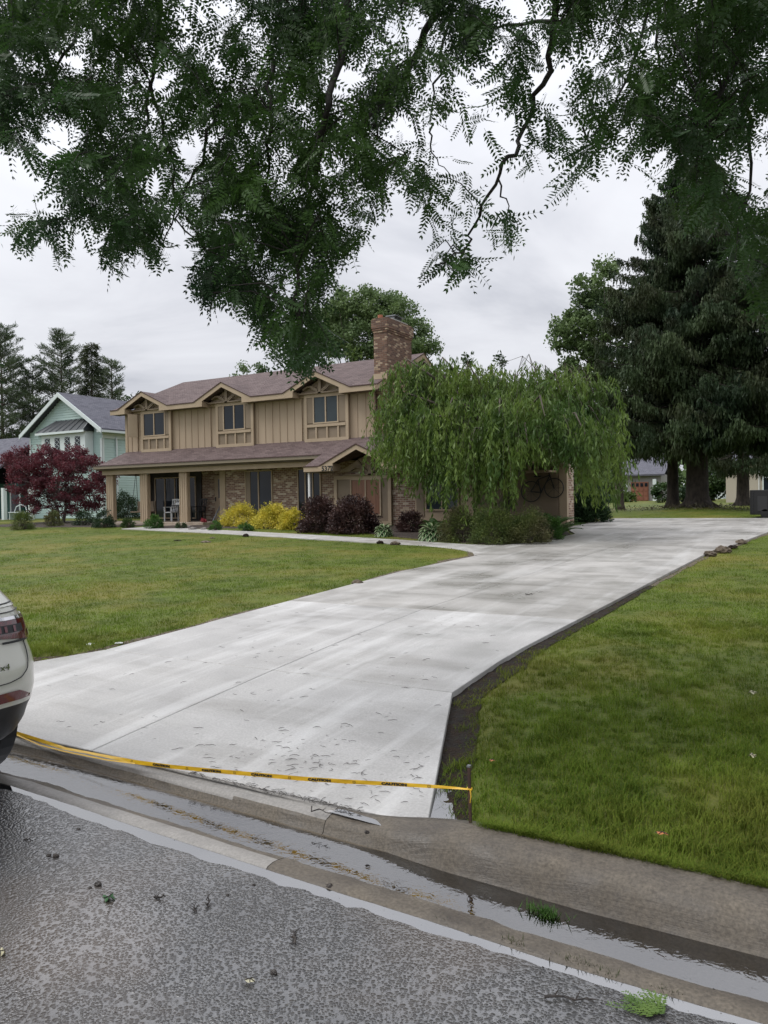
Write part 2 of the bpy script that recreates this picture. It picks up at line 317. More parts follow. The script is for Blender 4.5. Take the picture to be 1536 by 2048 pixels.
def water_mat(name, tint, ripple=.0, rs=30, ior=5.0):
    m = bpy.data.materials.new(name); m.use_nodes = True; t = m.node_tree; t.nodes.clear(); L = t.links.new
    o = nn(t, 'ShaderNodeOutputMaterial'); gl = nn(t, 'ShaderNodeBsdfGlossy'); gl.inputs['Roughness'].default_value = .02; gl.inputs[0].default_value = (1, 1, 1, 1)
    tr = nn(t, 'ShaderNodeBsdfTransparent'); tr.inputs[0].default_value = (*tint, 1); fr = nn(t, 'ShaderNodeFresnel'); fr.inputs[0].default_value = ior
    ms = nn(t, 'ShaderNodeMixShader'); L(fr.outputs[0], ms.inputs[0]); L(tr.outputs[0], ms.inputs[1]); L(gl.outputs[0], ms.inputs[2]); L(ms.outputs[0], o.inputs[0])
    if ripple:
        g = nn(t, 'ShaderNodeNewGeometry'); n = nn(t, 'ShaderNodeTexNoise'); n.inputs['Scale'].default_value = rs; n.inputs['Detail'].default_value = 2; n.inputs['Distortion'].default_value = 1.5; L(g.outputs['Position'], n.inputs['Vector'])
        b = nn(t, 'ShaderNodeBump'); b.inputs['Distance'].default_value = ripple; L(n.outputs[0], b.inputs['Height']); L(b.outputs[0], gl.inputs['Normal']); L(b.outputs[0], fr.inputs['Normal'])
    MATS[name] = m; return m
def concrete_mat(name, c1, c2, dark, wet=.35, scale=3., rot=0.0, grain=.0012, speck=0., sheen_streak=0.):
    m = bpy.data.materials.new(name); m.use_nodes = True; t = m.node_tree; t.nodes.clear(); L = t.links.new
    o = nn(t, 'ShaderNodeOutputMaterial'); p = nn(t, 'ShaderNodeBsdfPrincipled'); L(p.outputs[0], o.inputs[0])
    g = nn(t, 'ShaderNodeNewGeometry')
    def N(sc, d, st=None, ro=.6):
        n = nn(t, 'ShaderNodeTexNoise'); n.inputs['Scale'].default_value = sc; n.inputs['Detail'].default_value = d; n.inputs['Roughness'].default_value = ro
        if st:
            mp = nn(t, 'ShaderNodeMapping'); mp.inputs['Scale'].default_value = st; mp.inputs['Rotation'].default_value = (0, 0, rot); L(g.outputs['Position'], mp.inputs[0]); L(mp.outputs[0], n.inputs['Vector'])
        else: L(g.outputs['Position'], n.inputs['Vector'])
        return n
    a = N(scale, 7); st = N(1.0, 5, (.45, 2.2, 1)); fine = N(70, 4); brm = N(1, 4, (4, 160, 1)); oi = nn(t, 'ShaderNodeObjectInfo')
    r = nn(t, 'ShaderNodeValToRGB'); L(a.outputs[0], r.inputs[0]); r.color_ramp.elements[0].position = .3; r.color_ramp.elements[1].position = .7; r.color_ramp.elements[0].color = (*c1, 1); r.color_ramp.elements[1].color = (*c2, 1)
    sm = nn(t, 'ShaderNodeMapRange'); L(st.outputs[0], sm.inputs[0]); sm.inputs[1].default_value = .5; sm.inputs[2].default_value = .68; sm.inputs[4].default_value = .6
    ob = nn(t, 'ShaderNodeMapRange'); L(oi.outputs['Random'], ob.inputs[0]); ob.inputs[3].default_value = .0; ob.inputs[4].default_value = .3
    s2 = nn(t, 'ShaderNodeMath', operation='ADD'); L(sm.outputs[0], s2.inputs[0]); L(ob.outputs[0], s2.inputs[1]); s2.use_clamp = True
    mm = nn(t, 'ShaderNodeMix', data_type='RGBA'); L(s2.outputs[0], mm.inputs[0]); L(r.outputs[0], mm.inputs[6]); mm.inputs[7].default_value = (*dark, 1)
    fm = nn(t, 'ShaderNodeMapRange'); L(fine.outputs[0], fm.inputs[0]); fm.inputs[1].default_value = .3; fm.inputs[2].default_value = .7; fm.inputs[3].default_value = .88 - speck; fm.inputs[4].default_value = 1.06 + speck
    m4 = nn(t, 'ShaderNodeMix', data_type='RGBA', blend_type='MULTIPLY'); m4.inputs[0].default_value = 1; L(mm.outputs[2], m4.inputs[6]); L(fm.outputs[0], m4.inputs[7]); L(m4.outputs[2], p.inputs['Base Color'])
    if sheen_streak:  # pale streaks: sky sheen of the wet film put into the colour
        sk = N(1.0, 5, (3.4, .38, 1), .65); sr_ = nn(t, 'ShaderNodeMapRange'); L(sk.outputs[0], sr_.inputs[0]); sr_.inputs[1].default_value = .5; sr_.inputs[2].default_value = .66; sr_.inputs[4].default_value = sheen_streak
        m5 = nn(t, 'ShaderNodeMix', data_type='RGBA'); L(sr_.outputs[0], m5.inputs[0]); L(m4.outputs[2], m5.inputs[6]); m5.inputs[7].default_value = (.72, .72, .71, 1); L(m5.outputs[2], p.inputs['Base Color'])
        dk = N(26, 5); dr2 = nn(t, 'ShaderNodeMapRange'); L(dk.outputs[0], dr2.inputs[0]); dr2.inputs[1].default_value = .62; dr2.inputs[2].default_value = .72; dr2.inputs[4].default_value = .28
        m6 = nn(t, 'ShaderNodeMix', data_type='RGBA'); L(dr2.outputs[0], m6.inputs[0]); L(m5.outputs[2], m6.inputs[6]); m6.inputs[7].default_value = (*dark, 1); L(m6.outputs[2], p.inputs['Base Color'])
    rr = nn(t, 'ShaderNodeMapRange'); L(a.outputs[0], rr.inputs[0]); rr.inputs[1].default_value = .35; rr.inputs[2].default_value = .65; rr.inputs[3].default_value = wet * .6; rr.inputs[4].default_value = wet * 1.5; L(rr.outputs[0], p.inputs['Roughness'])
    ad2 = nn(t, 'ShaderNodeMath', operation='ADD'); L(fine.outputs[0], ad2.inputs[0]); L(brm.outputs[0], ad2.inputs[1])
    bp = nn(t, 'ShaderNodeBump'); bp.inputs['Distance'].default_value = grain; L(ad2.outputs[0], bp.inputs['Height']); L(bp.outputs[0], p.inputs['Normal'])
    MATS[name] = m; return m
# ================================================================== GROUND, STREET, DRIVEWAY
def vnoise(x, y, s=1.0, seed=0, octv=3):
    """cheap smooth value noise, vectorised, about -1..1"""
    x = np.asarray(x, float) * s; y = np.asarray(y, float) * s; tot = 0; amp = 1.; nrm = 0
    for o in range(octv):
        xi = np.floor(x).astype(np.int64); yi = np.floor(y).astype(np.int64); fx = x - xi; fy = y - yi
        fx = fx * fx * (3 - 2 * fx); fy = fy * fy * (3 - 2 * fy)
        def h(a, b):
            n = (a * 374761393 + b * 668265263 + (seed + o) * 1442695041) & 0x7fffffff
            n = ((n ^ (n >> 13)) * 1274126177) & 0x7fffffff
            return ((n ^ (n >> 16)) & 0xffff) / 32767.5 - 1
        v = (h(xi, yi) * (1 - fx) + h(xi + 1, yi) * fx) * (1 - fy) + (h(xi, yi + 1) * (1 - fx) + h(xi + 1, yi + 1) * fx) * fy
        tot = tot + v * amp; nrm += amp; amp *= .5; x = x * 2.03 + 11.3; y = y * 2.03 + 5.7
    return tot / nrm
XR_Y = [3.3, 5.44, 6.5, 7.8, 10.7, 16.3, 22.6, 24.4, 24.6, 31]; XR_X = [-1.70, -2.55, -2.57, -2.52, -2.40, -2.18, -1.40, -1.15, 3.2, 3.2]
XL_Y = [3.3, 4.79, 5.43, 6.8, 8.95, 12.3, 14.1, 15.3, 16.0, 16.4, 17.8, 18.9, 21.5, 22.8, 24.2, 31]
XL_X = [-8.6, -6.80, -6.50, -6.46, -6.58, -6.75, -6.64, -6.55, -6.75, -7.1, -7.05, -6.34, -6.20, -6.74, -7.2, -7.2]
def XR(y): return np.interp(y, XR_Y, XR_X)
def XL(y): return np.interp(y, XL_Y, XL_X)
def zd(y): return np.where(np.asarray(y) < 7, np.interp(y, [3.3, 3.4, 4.2, 5.5, 7.0], [.072, .076, .125, .195, gz(7) + .03]), gzv(y) + .03)
def smooth(t): t = np.clip(t, 0, 1); return t * t * (3 - 2 * t)
def ground_z(x, y):
    x = np.asarray(x, float); y = np.asarray(y, float)
    base = gzv(y) + .012 * vnoise(x, y, 1.6, 3) + .03 * vnoise(x, y, .25, 9)
    base = base - .03 * smooth((4.0 - y) / .6)
    mound = .22 * np.exp(-(((x + 5.9) / 3.2) ** 2 + ((y - 41) / 3.0) ** 2)); base = base + mound
    dr = x - XR(y); w = np.interp(y, [3.3, 4.2, 5.2, 6.2, 8, 11, 16, 24], [.11, .12, .13, .12, .08, .05, .04, .03]) * (1 + .35 * vnoise(x, y, 2.2, 5))
    low = zd(y) - np.interp(y, [3.3, 5, 7, 12, 24], [.048, .055, .05, .04, .03]) + .012 * vnoise(x, y, 7, 8)
    t = smooth((dr - w * .7) / .26)
    zr = low * (1 - t) + base * t
    dl = XL(y) - x; tl = smooth((dl - .05) / .1); zl = (zd(y) - .035) * (1 - tl) + base * tl
    ins = (dr < 0) & (dl < 0)
    z = np.where(dr >= 0, np.minimum(zr, base), np.where(dl >= 0, np.minimum(zl, base), zd(y) - .08))
    z = np.where(y > 30.6, base, z)
    return z
def axis(lo, f0, f1, hi, fine, growth=1.16):
    a = list(np.arange(f0, f1, fine)); s = fine; p = a[-1]
    while p < hi: s *= growth; p += s; a.append(min(p, hi))
    s = fine; p = a[0]; b = []
    while p > lo: s *= growth; p -= s; b.append(max(p, lo))
    return np.array(b[::-1] + a)
def grid(xs, ys, zf):
    X, Y = np.meshgrid(xs, ys); Z = zf(X, Y); V = np.stack([X, Y, Z], -1).reshape(-1, 3)
    nx, ny = len(xs), len(ys); i = np.arange(nx - 1); j = np.arange(ny - 1); I, J = np.meshgrid(i, j); a = (J * nx + I).ravel()
    return V, np.stack([a, a + 1, a + nx + 1, a + nx], -1)
M_lawn = grass_mat('lawn_ground', (.055, .080, .014), (.100, .135, .026), (.18, .155, .042), trans=0, bump=.03, yel=.7)
M_blade = grass_mat('grass_blade', (.060, .108, .012), (.140, .220, .026), (.28, .25, .055), trans=.3, yel=.5)
M_mud = mat('wet_mud', (.009, .006, .004), (.036, .025, .017), scale=12, rough=.5, rough2=.9, bump=.03, bscale=45, spec=.15, detail=7)
M_dirt = mat('dirt', (.05, .036, .024), (.16, .125, .085), scale=14, rough=.8, bump=.02, bscale=40, detail=7)
M_mulch = mat('mulch', (.018, .012, .009), (.06, .04, .028), scale=16, rough=.75, bump=.03, bscale=45, detail=6)
M_drive = concrete_mat('driveway_concrete', (.385, .378, .365), (.50, .492, .48), (.30, .288, .27), wet=.5, scale=1.6, speck=.05, sheen_streak=.36)
M_drive2 = concrete_mat('older_driveway_concrete', (.30, .288, .268), (.44, .425, .40), (.19, .178, .158), wet=.45, scale=.9, speck=.05, sheen_streak=.2)
M_walk = concrete_mat('walk_concrete', (.33, .32, .30), (.45, .44, .42), (.28, .26, .23), wet=.6)
M_curb = concrete_mat('curb_concrete', (.070, .058, .045), (.165, .142, .112), (.036, .028, .020), wet=.6, scale=3.5, grain=.003, speck=.25)
M_apron = concrete_mat('apron_concrete', (.20, .19, .175), (.32, .305, .285), (.13, .115, .10), wet=.5, scale=4, grain=.0018, speck=.08)
M_asph = asphalt_mat()
M_water = water_mat('gutter_water', (.80, .70, .56), ripple=.0009, rs=22, ior=3.0)
M_puddle = water_mat('puddle_water', (.85, .82, .78), ripple=.0001, rs=12)
V, Fq = grid(np.unique(np.r_[axis(-250, -9, 6.5, 250, .08), np.arange(-2.7, -1.2, .03)]), axis(3.38, 3.40, 12, 250, .06, 1.1), ground_z)
np_mesh('lawn', V, Fq, M_lawn, smooth=True)['kind'] = 'structure'
def sk(x): return np.clip(.048 * (-.9 - np.asarray(x, float)), 0, .16)      # the gutter swings in slightly towards the left
def road_z(x, y):
    d = 2.72 - y
    z = np.interp(d, [0, .03, .07, .13, .3, .6, 3, 6, 9.7], [-.007, -.008, -.0035, .0015, .006, .012, .05, .08, .02])
    return z + (.0065 * vnoise(x, y, 1.1, 21) + .0022 * vnoise(x, y, 9, 22) + .0012 * vnoise(x, y, 40, 23)) * np.clip(d * 6 + .75, 0, 1.15)
V, Fq = grid(axis(-250, -8, 4, 250, .06, 1.18), np.concatenate([-axis(-2.72, -2.7, 1.0, 7.0, .06, 1.12)[::-1]]), road_z)
V[:, 1] = np.minimum(V[:, 1], 2.72); V[:, 1] += sk(V[:, 0]) * np.clip((V[:, 1] - 1.2) / 1.3, 0, 1)
np_mesh('street', V, Fq, M_asph, smooth=True)['kind'] = 'structure'
mb = MB(); mb.poly([(-250, -7, .03), (250, -7, .03), (250, -60, .2), (-250, -60, .2)][::-1]); mb.build('far_verge', M_lawn, kind='structure')
# curb and gutter, one cast profile that drops across the driveway mouth
PF = [(2.715, -.016), (2.735, .001), (2.775, .006), (2.815, .001), (2.87, -.011), (3.00, -.024), (3.09, -.031), (3.12, -.022), (3.145, .022), (3.165, .068), (3.19, .104), (3.225, .127), (3.28, .138), (3.36, .139), (3.43, .132), (3.435, -.15)]
PD = [(2.715, -.016), (2.735, .001), (2.775, .006), (2.815, .001), (2.87, -.011), (3.00, -.022), (3.10, -.028), (3.155, -.026), (3.19, -.010), (3.20, .022), (3.215, .042), (3.25, .052), (3.30, .060), (3.35, .068), (3.38, .071), (3.39, -.15)]
PF = np.array(PF); PD = np.array(PD)
def curb_piece(x0, x1, step):
    xs = np.arange(x0, x1 + 1e-6, step) if x1 - x0 < 30 else np.linspace(x0, x1, 40)
    xs[-1] = x1
    c = smooth((xs + 2.15) / .75) + smooth((-8.9 - xs) / .7); c = np.clip(c, 0, 1)[:, None, None]
    P = PD[None] * (1 - c) + PF[None] * c
    X = np.repeat(xs[:, None], len(PF), 1); Yy = P[..., 0] + sk(X) * np.where(P[..., 0] > 3.3, .3, 1) + .006 * vnoise(X, X * 0, 1.5, 4); Z = P[..., 1] + (.0042 * vnoise(X, P[..., 0] * 3, 2.4, 31) + .0022 * vnoise(X, P[..., 0], 9, 35)) + .0015 * vnoise(X, P[..., 0], 16, 33)
    V = np.stack([X, Yy, Z], -1).reshape(-1, 3); n = len(PF); i = np.arange(n - 1); j = np.arange(len(xs) - 1); I, J = np.meshgrid(i, j); a = (J * n + I).ravel()
    return V, np.stack([a, a + 1, a + n + 1, a + n], -1)
curb = empty('curb', (0, 3.1, 0)); curb['kind'] = 'structure'
for a, b in [(-250, -9.6), (-9.6, -5.2), (-5.198, -2.27), (-2.266, .9), (.905, 4.2), (4.205, 60)]:
    V, Fq = curb_piece(a, b, .06); oc = np_mesh('curb_section', V, Fq, M_curb, parent=curb, smooth=True)
    if -10 < a < -2.5: oc.data.materials.append(M_apron); oc.data.polygons.foreach_set('material_index', ((V[Fq].mean(1)[:, 1] - sk(V[Fq].mean(1)[:, 0]) > 3.205) | (V[Fq].mean(1)[:, 1] - sk(V[Fq].mean(1)[:, 0]) < 2.83)).astype(np.int32))
def water_strip(name, y0, y1, z, m):
    xs = np.r_[-60, np.arange(-9, 1, .25), 30]; V = np.array([(x, y + float(sk(x)), z) for x in xs for y in (y0, y1)]); i = np.arange(len(xs) - 1)[:, None] * 2
    np_mesh(name, V, i + np.array([[0, 2, 3, 1]]), m)['kind'] = 'structure'
water_strip('gutter_water', 2.80, 3.16, -.0085, M_water)
water_strip('roadside_water', 2.30, 2.738, -.0055, M_puddle)
mb = MB(); mb.poly([(-2.4, 3.40, .062), (-1.30, 3.40, .062), (-1.30, 4.4, .062), (-2.4, 4.4, .062)]); mb.build('puddle', M_puddle, kind='structure', recalc=False)
mb = MB(); mb.poly([(-2.30, 3.325, .0675), (-1.90, 3.30, .0675), (-1.88, 3.385, .0675), (-2.25, 3.385, .0675)]); mb.build('puddle', M_puddle, kind='structure', recalc=False)
mb = MB(); mb.box(-200, 60, 2.5, 3.6, -.6, -.2); mb.build('subsoil', M_mud, kind='structure')
# mud beside the slab edges
def strip(name, ys, edge, wfun, side, m, lift=.004, n=9, seed=0, lump=.012):
    Y = np.repeat(ys[:, None], n, 1); t = np.linspace(0, 1, n)[None]; w = wfun(ys)[:, None]
    X = edge(ys)[:, None] + side * t * w; Z = ground_z(X, Y) + lift + lump * np.maximum(0, vnoise(X, Y, 11, seed)) * np.sin(t * 3.14)
    V = np.stack([X, Y, Z], -1).reshape(-1, 3); i = np.arange(n - 1); j = np.arange(len(ys) - 1); I, J = np.meshgrid(i, j); a = (J * n + I).ravel()
    o = np_mesh(name, V, np.stack([a, a + 1, a + n + 1, a + n], -1), m, smooth=True); o['kind'] = 'structure'; return o
strip('mud_strip', np.arange(3.42, 12, .04), XR, lambda y: np.interp(y, [3.3, 4.2, 5.2, 6.4, 7.2, 12], [.21, .22, .24, .24, .17, .10]) * (1 + .25 * vnoise(y, y * 0, 2.5, 4)), 1, M_mud, lift=.009, seed=12, lump=.025, n=15)
strip('dirt_edge', np.arange(12, 24.2, .1), XR, lambda y: .10 + .05 * vnoise(y, y * 0, 1.5, 4), 1, M_dirt, seed=12)
strip('dirt_edge', np.arange(4.4, 16.2, .05), XL, lambda y: .13 + .10 * vnoise(y, y * 0, 1.2, 14) + np.where(y > 14, .12, 0), -1, M_dirt, seed=15, lump=.02)
# driveway slabs
drive = empty('driveway', (-4.5, 3.4, .07)); drive['kind'] = 'structure'
def slab(poly, zf, th, parent, name, m):
    pts = [(x, y, float(zf(y))) for x, y in poly]
    k = MB(); n = len(pts); k.v = pts + [(x, y, z - th) for x, y, z in pts]; k.f = [tuple(range(n)), tuple(range(2 * n - 1, n - 1, -1))] + [(i, n + i, n + (i + 1) % n, (i + 1) % n) for i in range(n)]
    return k.build(name, m, parent, bevel=.004)
rows = [3.40, 5.44, 8.68, 11.7, 14.6, 17.8, 20.9, 24.45, 27.4, 30.4]; J = .005
def xj(y): return np.interp(y, [3.4, 8.6, 16, 24, 31], [-4.22, -4.47, -4.35, -3.9, -3.4])
for r in range(len(rows) - 1):
    y0, y1 = rows[r] + J, rows[r + 1] - J
    for side in (0, 1):
        ys = [y0] + [q for q in (XL_Y if side == 0 else XR_Y) if y0 + .05 < q < y1 - .05] + ([] if y0 > 7 or y1 < 4 else [4.2] if y0 < 4 else [7.0]) + [y1]
        ys = sorted(set(ys))
        if side == 0: P = [(float(XL(y)), y) for y in ys] + [(float(xj(y)) - J, y) for y in ys[::-1]]
        else:
            P = [(float(xj(y)) + J, y) for y in ys]
            e = [(float(XR(y if y < y1 - .2 or r < 6 else y1 if r > 6 else min(y, 24.4))) , y) for y in ys[::-1]]
            P += e
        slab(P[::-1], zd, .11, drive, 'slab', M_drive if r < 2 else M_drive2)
# walkway to the porch
fr = np.array([(-6.62, 15.35), (-7.0, 16.1), (-7.7, 16.75), (-8.8, 17.3), (-10.3, 17.9), (-14.85, 19.25), (-18.9, 20.45), (-25.2, 22.0)])
bk = np.array([(-6.42, 18.55), (-6.75, 18.0), (-7.4, 17.85), (-8.8, 18.25), (-10.4, 18.95), (-14.6, 20.3), (-18.5, 21.5), (-24.9, 23.3)])
def along(P, s):
    d = np.r_[0, np.cumsum(np.linalg.norm(np.diff(P, axis=0), axis=1))]; d /= d[-1]; return np.array([np.interp(s, d, P[:, 0]), np.interp(s, d, P[:, 1])])
walk = empty('walkway', (-7, 17, gz(17))); walk['kind'] = 'structure'
zw = lambda y: gz(y) + .028
for i in range(13):
    s0, s1 = i / 13 + (.0004 if i else 0), (i + 1) / 13 - .0004
    a0, a1, b0, b1 = along(fr, s0), along(fr, s1), along(bk, s0), along(bk, s1)
    am, bm_ = along(fr, (s0 + s1) / 2), along(bk, (s0 + s1) / 2)
    slab([tuple(a0), tuple(b0), tuple(bm_), tuple(b1), tuple(a1), tuple(am)][::-1], zw, .1, walk, 'slab', M_walk)
# planting beds
def sheet(name, P, m, dz, kind='structure', n=1):
    k = MB(); k.prism([(x, y, gz(y) - .05) for x, y in P], (0, 0, .05 + dz)); return k.build(name, m, kind=kind, bevel=.02)
BED = [(-7.2, 24.15), (-6.84, 22.84), (-6.32, 21.48), (-6.5, 18.98), (-7.15, 18.0), (-8.75, 18.45), (-10.3, 19.5), (-12.4, 20.9), (-15, 22.2), (-18, 22.9), (-20.8, 22.7), (-23.6, 22.2), (-24.5, 23.4), (-24.4, 24.3), (-16, 24.15)]
sheet('mulch_bed', BED[::-1], M_mulch, .035)
sheet('mulch_bed', [(-36.5, 23.0), (-31, 22.6), (-26.2, 23.3), (-25.9, 24.45), (-29.4, 24.5), (-29.5, 28), (-36.5, 28)], M_mulch, .03)
# ================================================================== MAIN HOUSE
M_tan = mat('tan_trim', (.36, .275, .185), (.41, .32, .22), scale=1.5, rough=.55, bump=.002, bscale=40)
M_tand = mat('brown_panel', (.20, .152, .102), (.235, .18, .125), scale=1.5, rough=.6, bump=.002, bscale=40)
M_side = mat('tan_siding', (.36, .272, .188), (.43, .335, .238), scale=1.2, rough=.6, bump=.003, bscale=30, stretch=(1, 1, .12))
M_soff = mat('soffit', (.14, .11, .075), rough=.7)
M_porch_shade = mat('porch_shade', (.03, .028, .026), (.05, .045, .04), scale=2, rough=.8)  # shade of the deep porch put into the wall colour
M_edge = mat('drip_edge', (.06, .028, .022), rough=.5)
M_shin = shingle_mat('roof_shingles', (.085, .060, .058), (.15, .112, .106), (.12, .086, .083))
M_gut = mat('gutter', (.22, .18, .125), rough=.4)
M_brick = brick_mat('mixed_brick', [(.30, .18, .125), (.55, .42, .30), (.38, .25, .17), (.66, .55, .42), (.27, .155, .11)], (.52, .46, .38))
M_brickc = brick_mat('chimney_brick', [(.20, .105, .07), (.44, .30, .20), (.26, .145, .10), (.50, .37, .26), (.15, .08, .058)], (.17, .14, .11))
def glass(name, c, rough=.04):
    return mat(name, c, tuple(x * 1.5 for x in c), scale=.8, rough=rough, spec=.3)
M_gl = glass('window_glass', (.012, .016, .022)); M_gll = glass('window_glass_pale', (.03, .04, .045))
M_cur = mat('copper_curtain', (.19, .085, .05), (.26, .125, .075), scale=3, rough=.35, spec=.4, stretch=(9, 9, .3)); M_metal = mat('grey_metal', (.25, .26, .27), rough=.35, metal=.8)
M_white = mat('white_paint', (.72, .73, .74), rough=.5); M_black = mat('black_metal', (.012, .012, .013), rough=.4)
M_floor = mat('porch_stone', (.25, .20, .15), (.36, .30, .24), scale=3, rough=.7)
house = empty('brown_house', (-18, 24.2, .7), 'two-storey tan house with brick ground floor, three window gables and a porch', 'house')
YW = 25.83                      # upper front wall
def z_at(px, py, Y): return aty(px, py, Y)[2]
# masses
B = MB(); B.box(-29.05, -15.35, YW + .06, 32.7, 3.3, 6.02); B.prism([(-15.36, YW + .06, 6.0), (-15.36, 32.7, 6.0), (-15.36, 29.3, 7.66)], (-13.6, 0, 0)); B.build('wall', M_side, house, label='upper storey walls in tan siding')
B = MB(); B.box(-22.95, -15.6, YW, 32.6, .6, 3.34); B.box(-29.0, -22.95, 27.2, 32.6, .6, 3.34); B.box(-23.2, -22.95, 25.9, 27.2, .6, 3.3); B.box(-15.9, -9.6, 24.2, 31.2, .6, 2.86); B.box(-9.6, -7.25, 24.2, 25.05, .6, 2.78); B.build('wall', M_brick, house, label='ground floor walls in mixed brown brick')
# front siding boards with battens
gaps = []
bayc = [(-28.45, -26.15), (-23.75, -21.45), (-18.72, -16.6)]
x = -29.1; i = 0; nb = 36; bw = (29.1 - 15.3) / nb
me_board = None
for i in range(nb):
    x0 = -29.1 + i * bw; xc = x0 + bw / 2
    if any(a < xc < b for a, b in bayc): continue
    MB().box(x0 + .004, x0 + bw - .004, YW + .0, YW + .05, 4.06, 5.98).build('siding_board', M_side, house)
    MB().box(x0 - .022, x0 + .022, YW - .024, YW - .002, 4.06, 5.98).build('batten', M_side, house)
for yb in np.arange(YW + .35, 32.6, .38):
    if 25.95 < yb < 28.1: continue
    MB().box(-15.352, -15.30, yb, yb + .37, 3.3, 6.0).build('siding_board', M_side, house)
MB().box(-15.42, -15.285, YW - .03, YW + .1, 4.06, 5.98).build('corner_board', M_tan, house)
MB().box(-29.13, -28.98, YW - .03, YW + .1, 4.06, 5.98).build('corner_board', M_tan, house)
# roofs
def gable_roof(name, x0, x1, yE, zE, yR, zR, peaks, hw, zP, dz=.2, yb=None, zb=None, xr0=None, xr1=None, parent=house, xb1=None):
    m = (zR - zE) / (yR - yE); yv = yE + (zP - zE) / m; P = []
    xr0 = x0 if xr0 is None else xr0; xr1 = x1 if xr1 is None else xr1
    main = [(x0, yE, zE)]
    for p in peaks:
        for q in ((p - hw, yE, zE), (p, yv, zP), (p + hw, yE, zE)):
            if np.linalg.norm(np.array(q) - np.array(main[-1])) > .02: main.append(q)
        P.append([(p - hw, yE, zE), (p, yE, zP), (p, yv, zP)]); P.append([(p, yE, zP), (p + hw, yE, zE), (p, yv, zP)])
    main += [(x1, yE, zE), (xr1, yR, zR), (xr0, yR, zR)]; P.append(main)
    if yb: P.append([(xr0, yR, zR), (xr1, yR, zR), (xb1 or x1, yb, zb), (x0, yb, zb)])
    if xb1: P.append([(x1, yE, zE), (xb1, yb, zb), (xr1, yR, zR)])
    return slab_polys(P, dz).build(name, M_shin, parent)
pk = [-27.45, -22.6, -17.68]
gable_roof('roof', -29.55, -14.9, 25.33, 6.13, 29.3, 7.91, pk, 1.62, 6.88, dz=.16, yb=33.2, zb=6.1, xr0=-28.75)
def fascia(x0, x1, yE, zE, peaks, hw, zP, h=.19, t=.045, first_only=None):
    """tan fascia board that follows eave and gables, and the soffit edge drip"""
    pts = [(x0, zE)]
    for p in peaks: pts += [(p - hw, zE), (p, zP), (p + hw, zE)]
    pts += [(x1, zE)]
    for (xa, za), (xb, zb) in zip(pts[:-1], pts[1:]):
        if xb - xa < .05: continue
        MB().prism([(xa, yE - t, za - .03), (xb, yE - t, zb - .03), (xb, yE - t, zb - .03 - h), (xa, yE - t, za - .03 - h)], (0, t - .003, 0)).build('fascia_board', M_tan, house)
        MB().prism([(xa, yE - t - .025, za + .012), (xb, yE - t - .025, zb + .012), (xb, yE - t - .025, zb - .028), (xa, yE - t - .025, za - .028)], (0, t + .02, 0)).build('drip_edge', M_edge, house)
fascia(-29.55, -14.9, 25.33, 6.13, pk, 1.62, 6.88)
def returns(peaks, hw, yE, zE, sl, h=.19, w=.5, t=.045):
    for p in peaks:
        for s in (-1, 1):
            xa = p + s * (hw - .0); xb = p + s * (hw - w); zb = zE - .032 - h
            MB().prism([(xa, yE - t, zb), (xb, yE - t, zb), (xb, yE - t, zb + w * sl)], (0, t - .003, 0)).build('eave_return', M_tan, house)
            MB().box(xb - s * .0, xb + s * .02, yE + .002, yE + .47, zb, zb + w * sl).build('eave_return', M_tan, house)
            MB().box(xa, xb + s * .022, yE + .003, yE + .46, zb + .001, zb + .02).build('soffit', M_soff, house)
returns(pk, 1.62, 25.33, 6.13, .463)
# end rake on the chimney side and rear
for (ya, za, yb, zb) in ((25.33, 6.13, 29.3, 7.91), (29.3, 7.91, 33.2, 6.1)):
    MB().prism([(-14.897, ya, za - .03), (-14.897, yb, zb - .03), (-14.897, yb, zb - .22), (-14.897, ya, za - .22)], (.045, 0, 0)).build('rake_board', M_tan, house)
    MB().prism([(-14.9, ya, za + .012), (-14.9, yb, zb + .012), (-14.9, yb, zb - .028), (-14.9, ya, za - .028)], (.07, 0, 0)).build('drip_edge', M_edge, house)
# boxed eaves: soffit between gables
ed = [-29.5] + sum([[p - 1.62, p + 1.62] for p in pk], []) + [-14.95]
for a, b in zip(ed[0::2], ed[1::2]):
    if b - a > .1: MB().box(a, b, 25.36, YW - .03, 5.915, 5.94).build('soffit', M_soff, house)
for p in pk:
    for s in (-1, 1):
        xa = p + s * 1.60
        MB().box(xa - .02, xa + .02, 25.36, YW - .03, 5.915, 6.02).build('eave_return', M_tan, house)
def window(x0, x1, z0, z1, Y, n=2, m=None, fm=None, fw=.055, parent=house, dep=.05, label=None, axis='x'):
    m = m or M_gl; fm = fm or M_tan; k = MB()
    def bx(k, a, b, y0, y1, c, d):
        if axis == 'x': k.box(a, b, y0, y1, c, d)
        else: k.box(2 * Y - y1 if False else y0, y1, a, b, c, d)
    if axis == 'x':
        k.box(x0, x1, Y - dep, Y, z1 - fw, z1); k.box(x0, x1, Y - dep, Y, z0, z0 + fw); k.box(x0, x0 + fw, Y - dep, Y, z0 + fw, z1 - fw); k.box(x1 - fw, x1, Y - dep, Y, z0 + fw, z1 - fw)
        w = (x1 - x0 - 2 * fw - (n - 1) * fw) / n
        for i in range(1, n): a = x0 + fw + i * w + (i - 1) * fw; k.box(a, a + fw, Y - dep, Y, z0 + fw, z1 - fw)
        f = k.build('window', fm, parent, label=label)
        for i in range(n):
            a = x0 + fw + i * (w + fw); MB().box(a, a + w, Y - dep * .35, Y - dep * .25, z0 + fw, z1 - fw).build('pane', m, f)
    return f
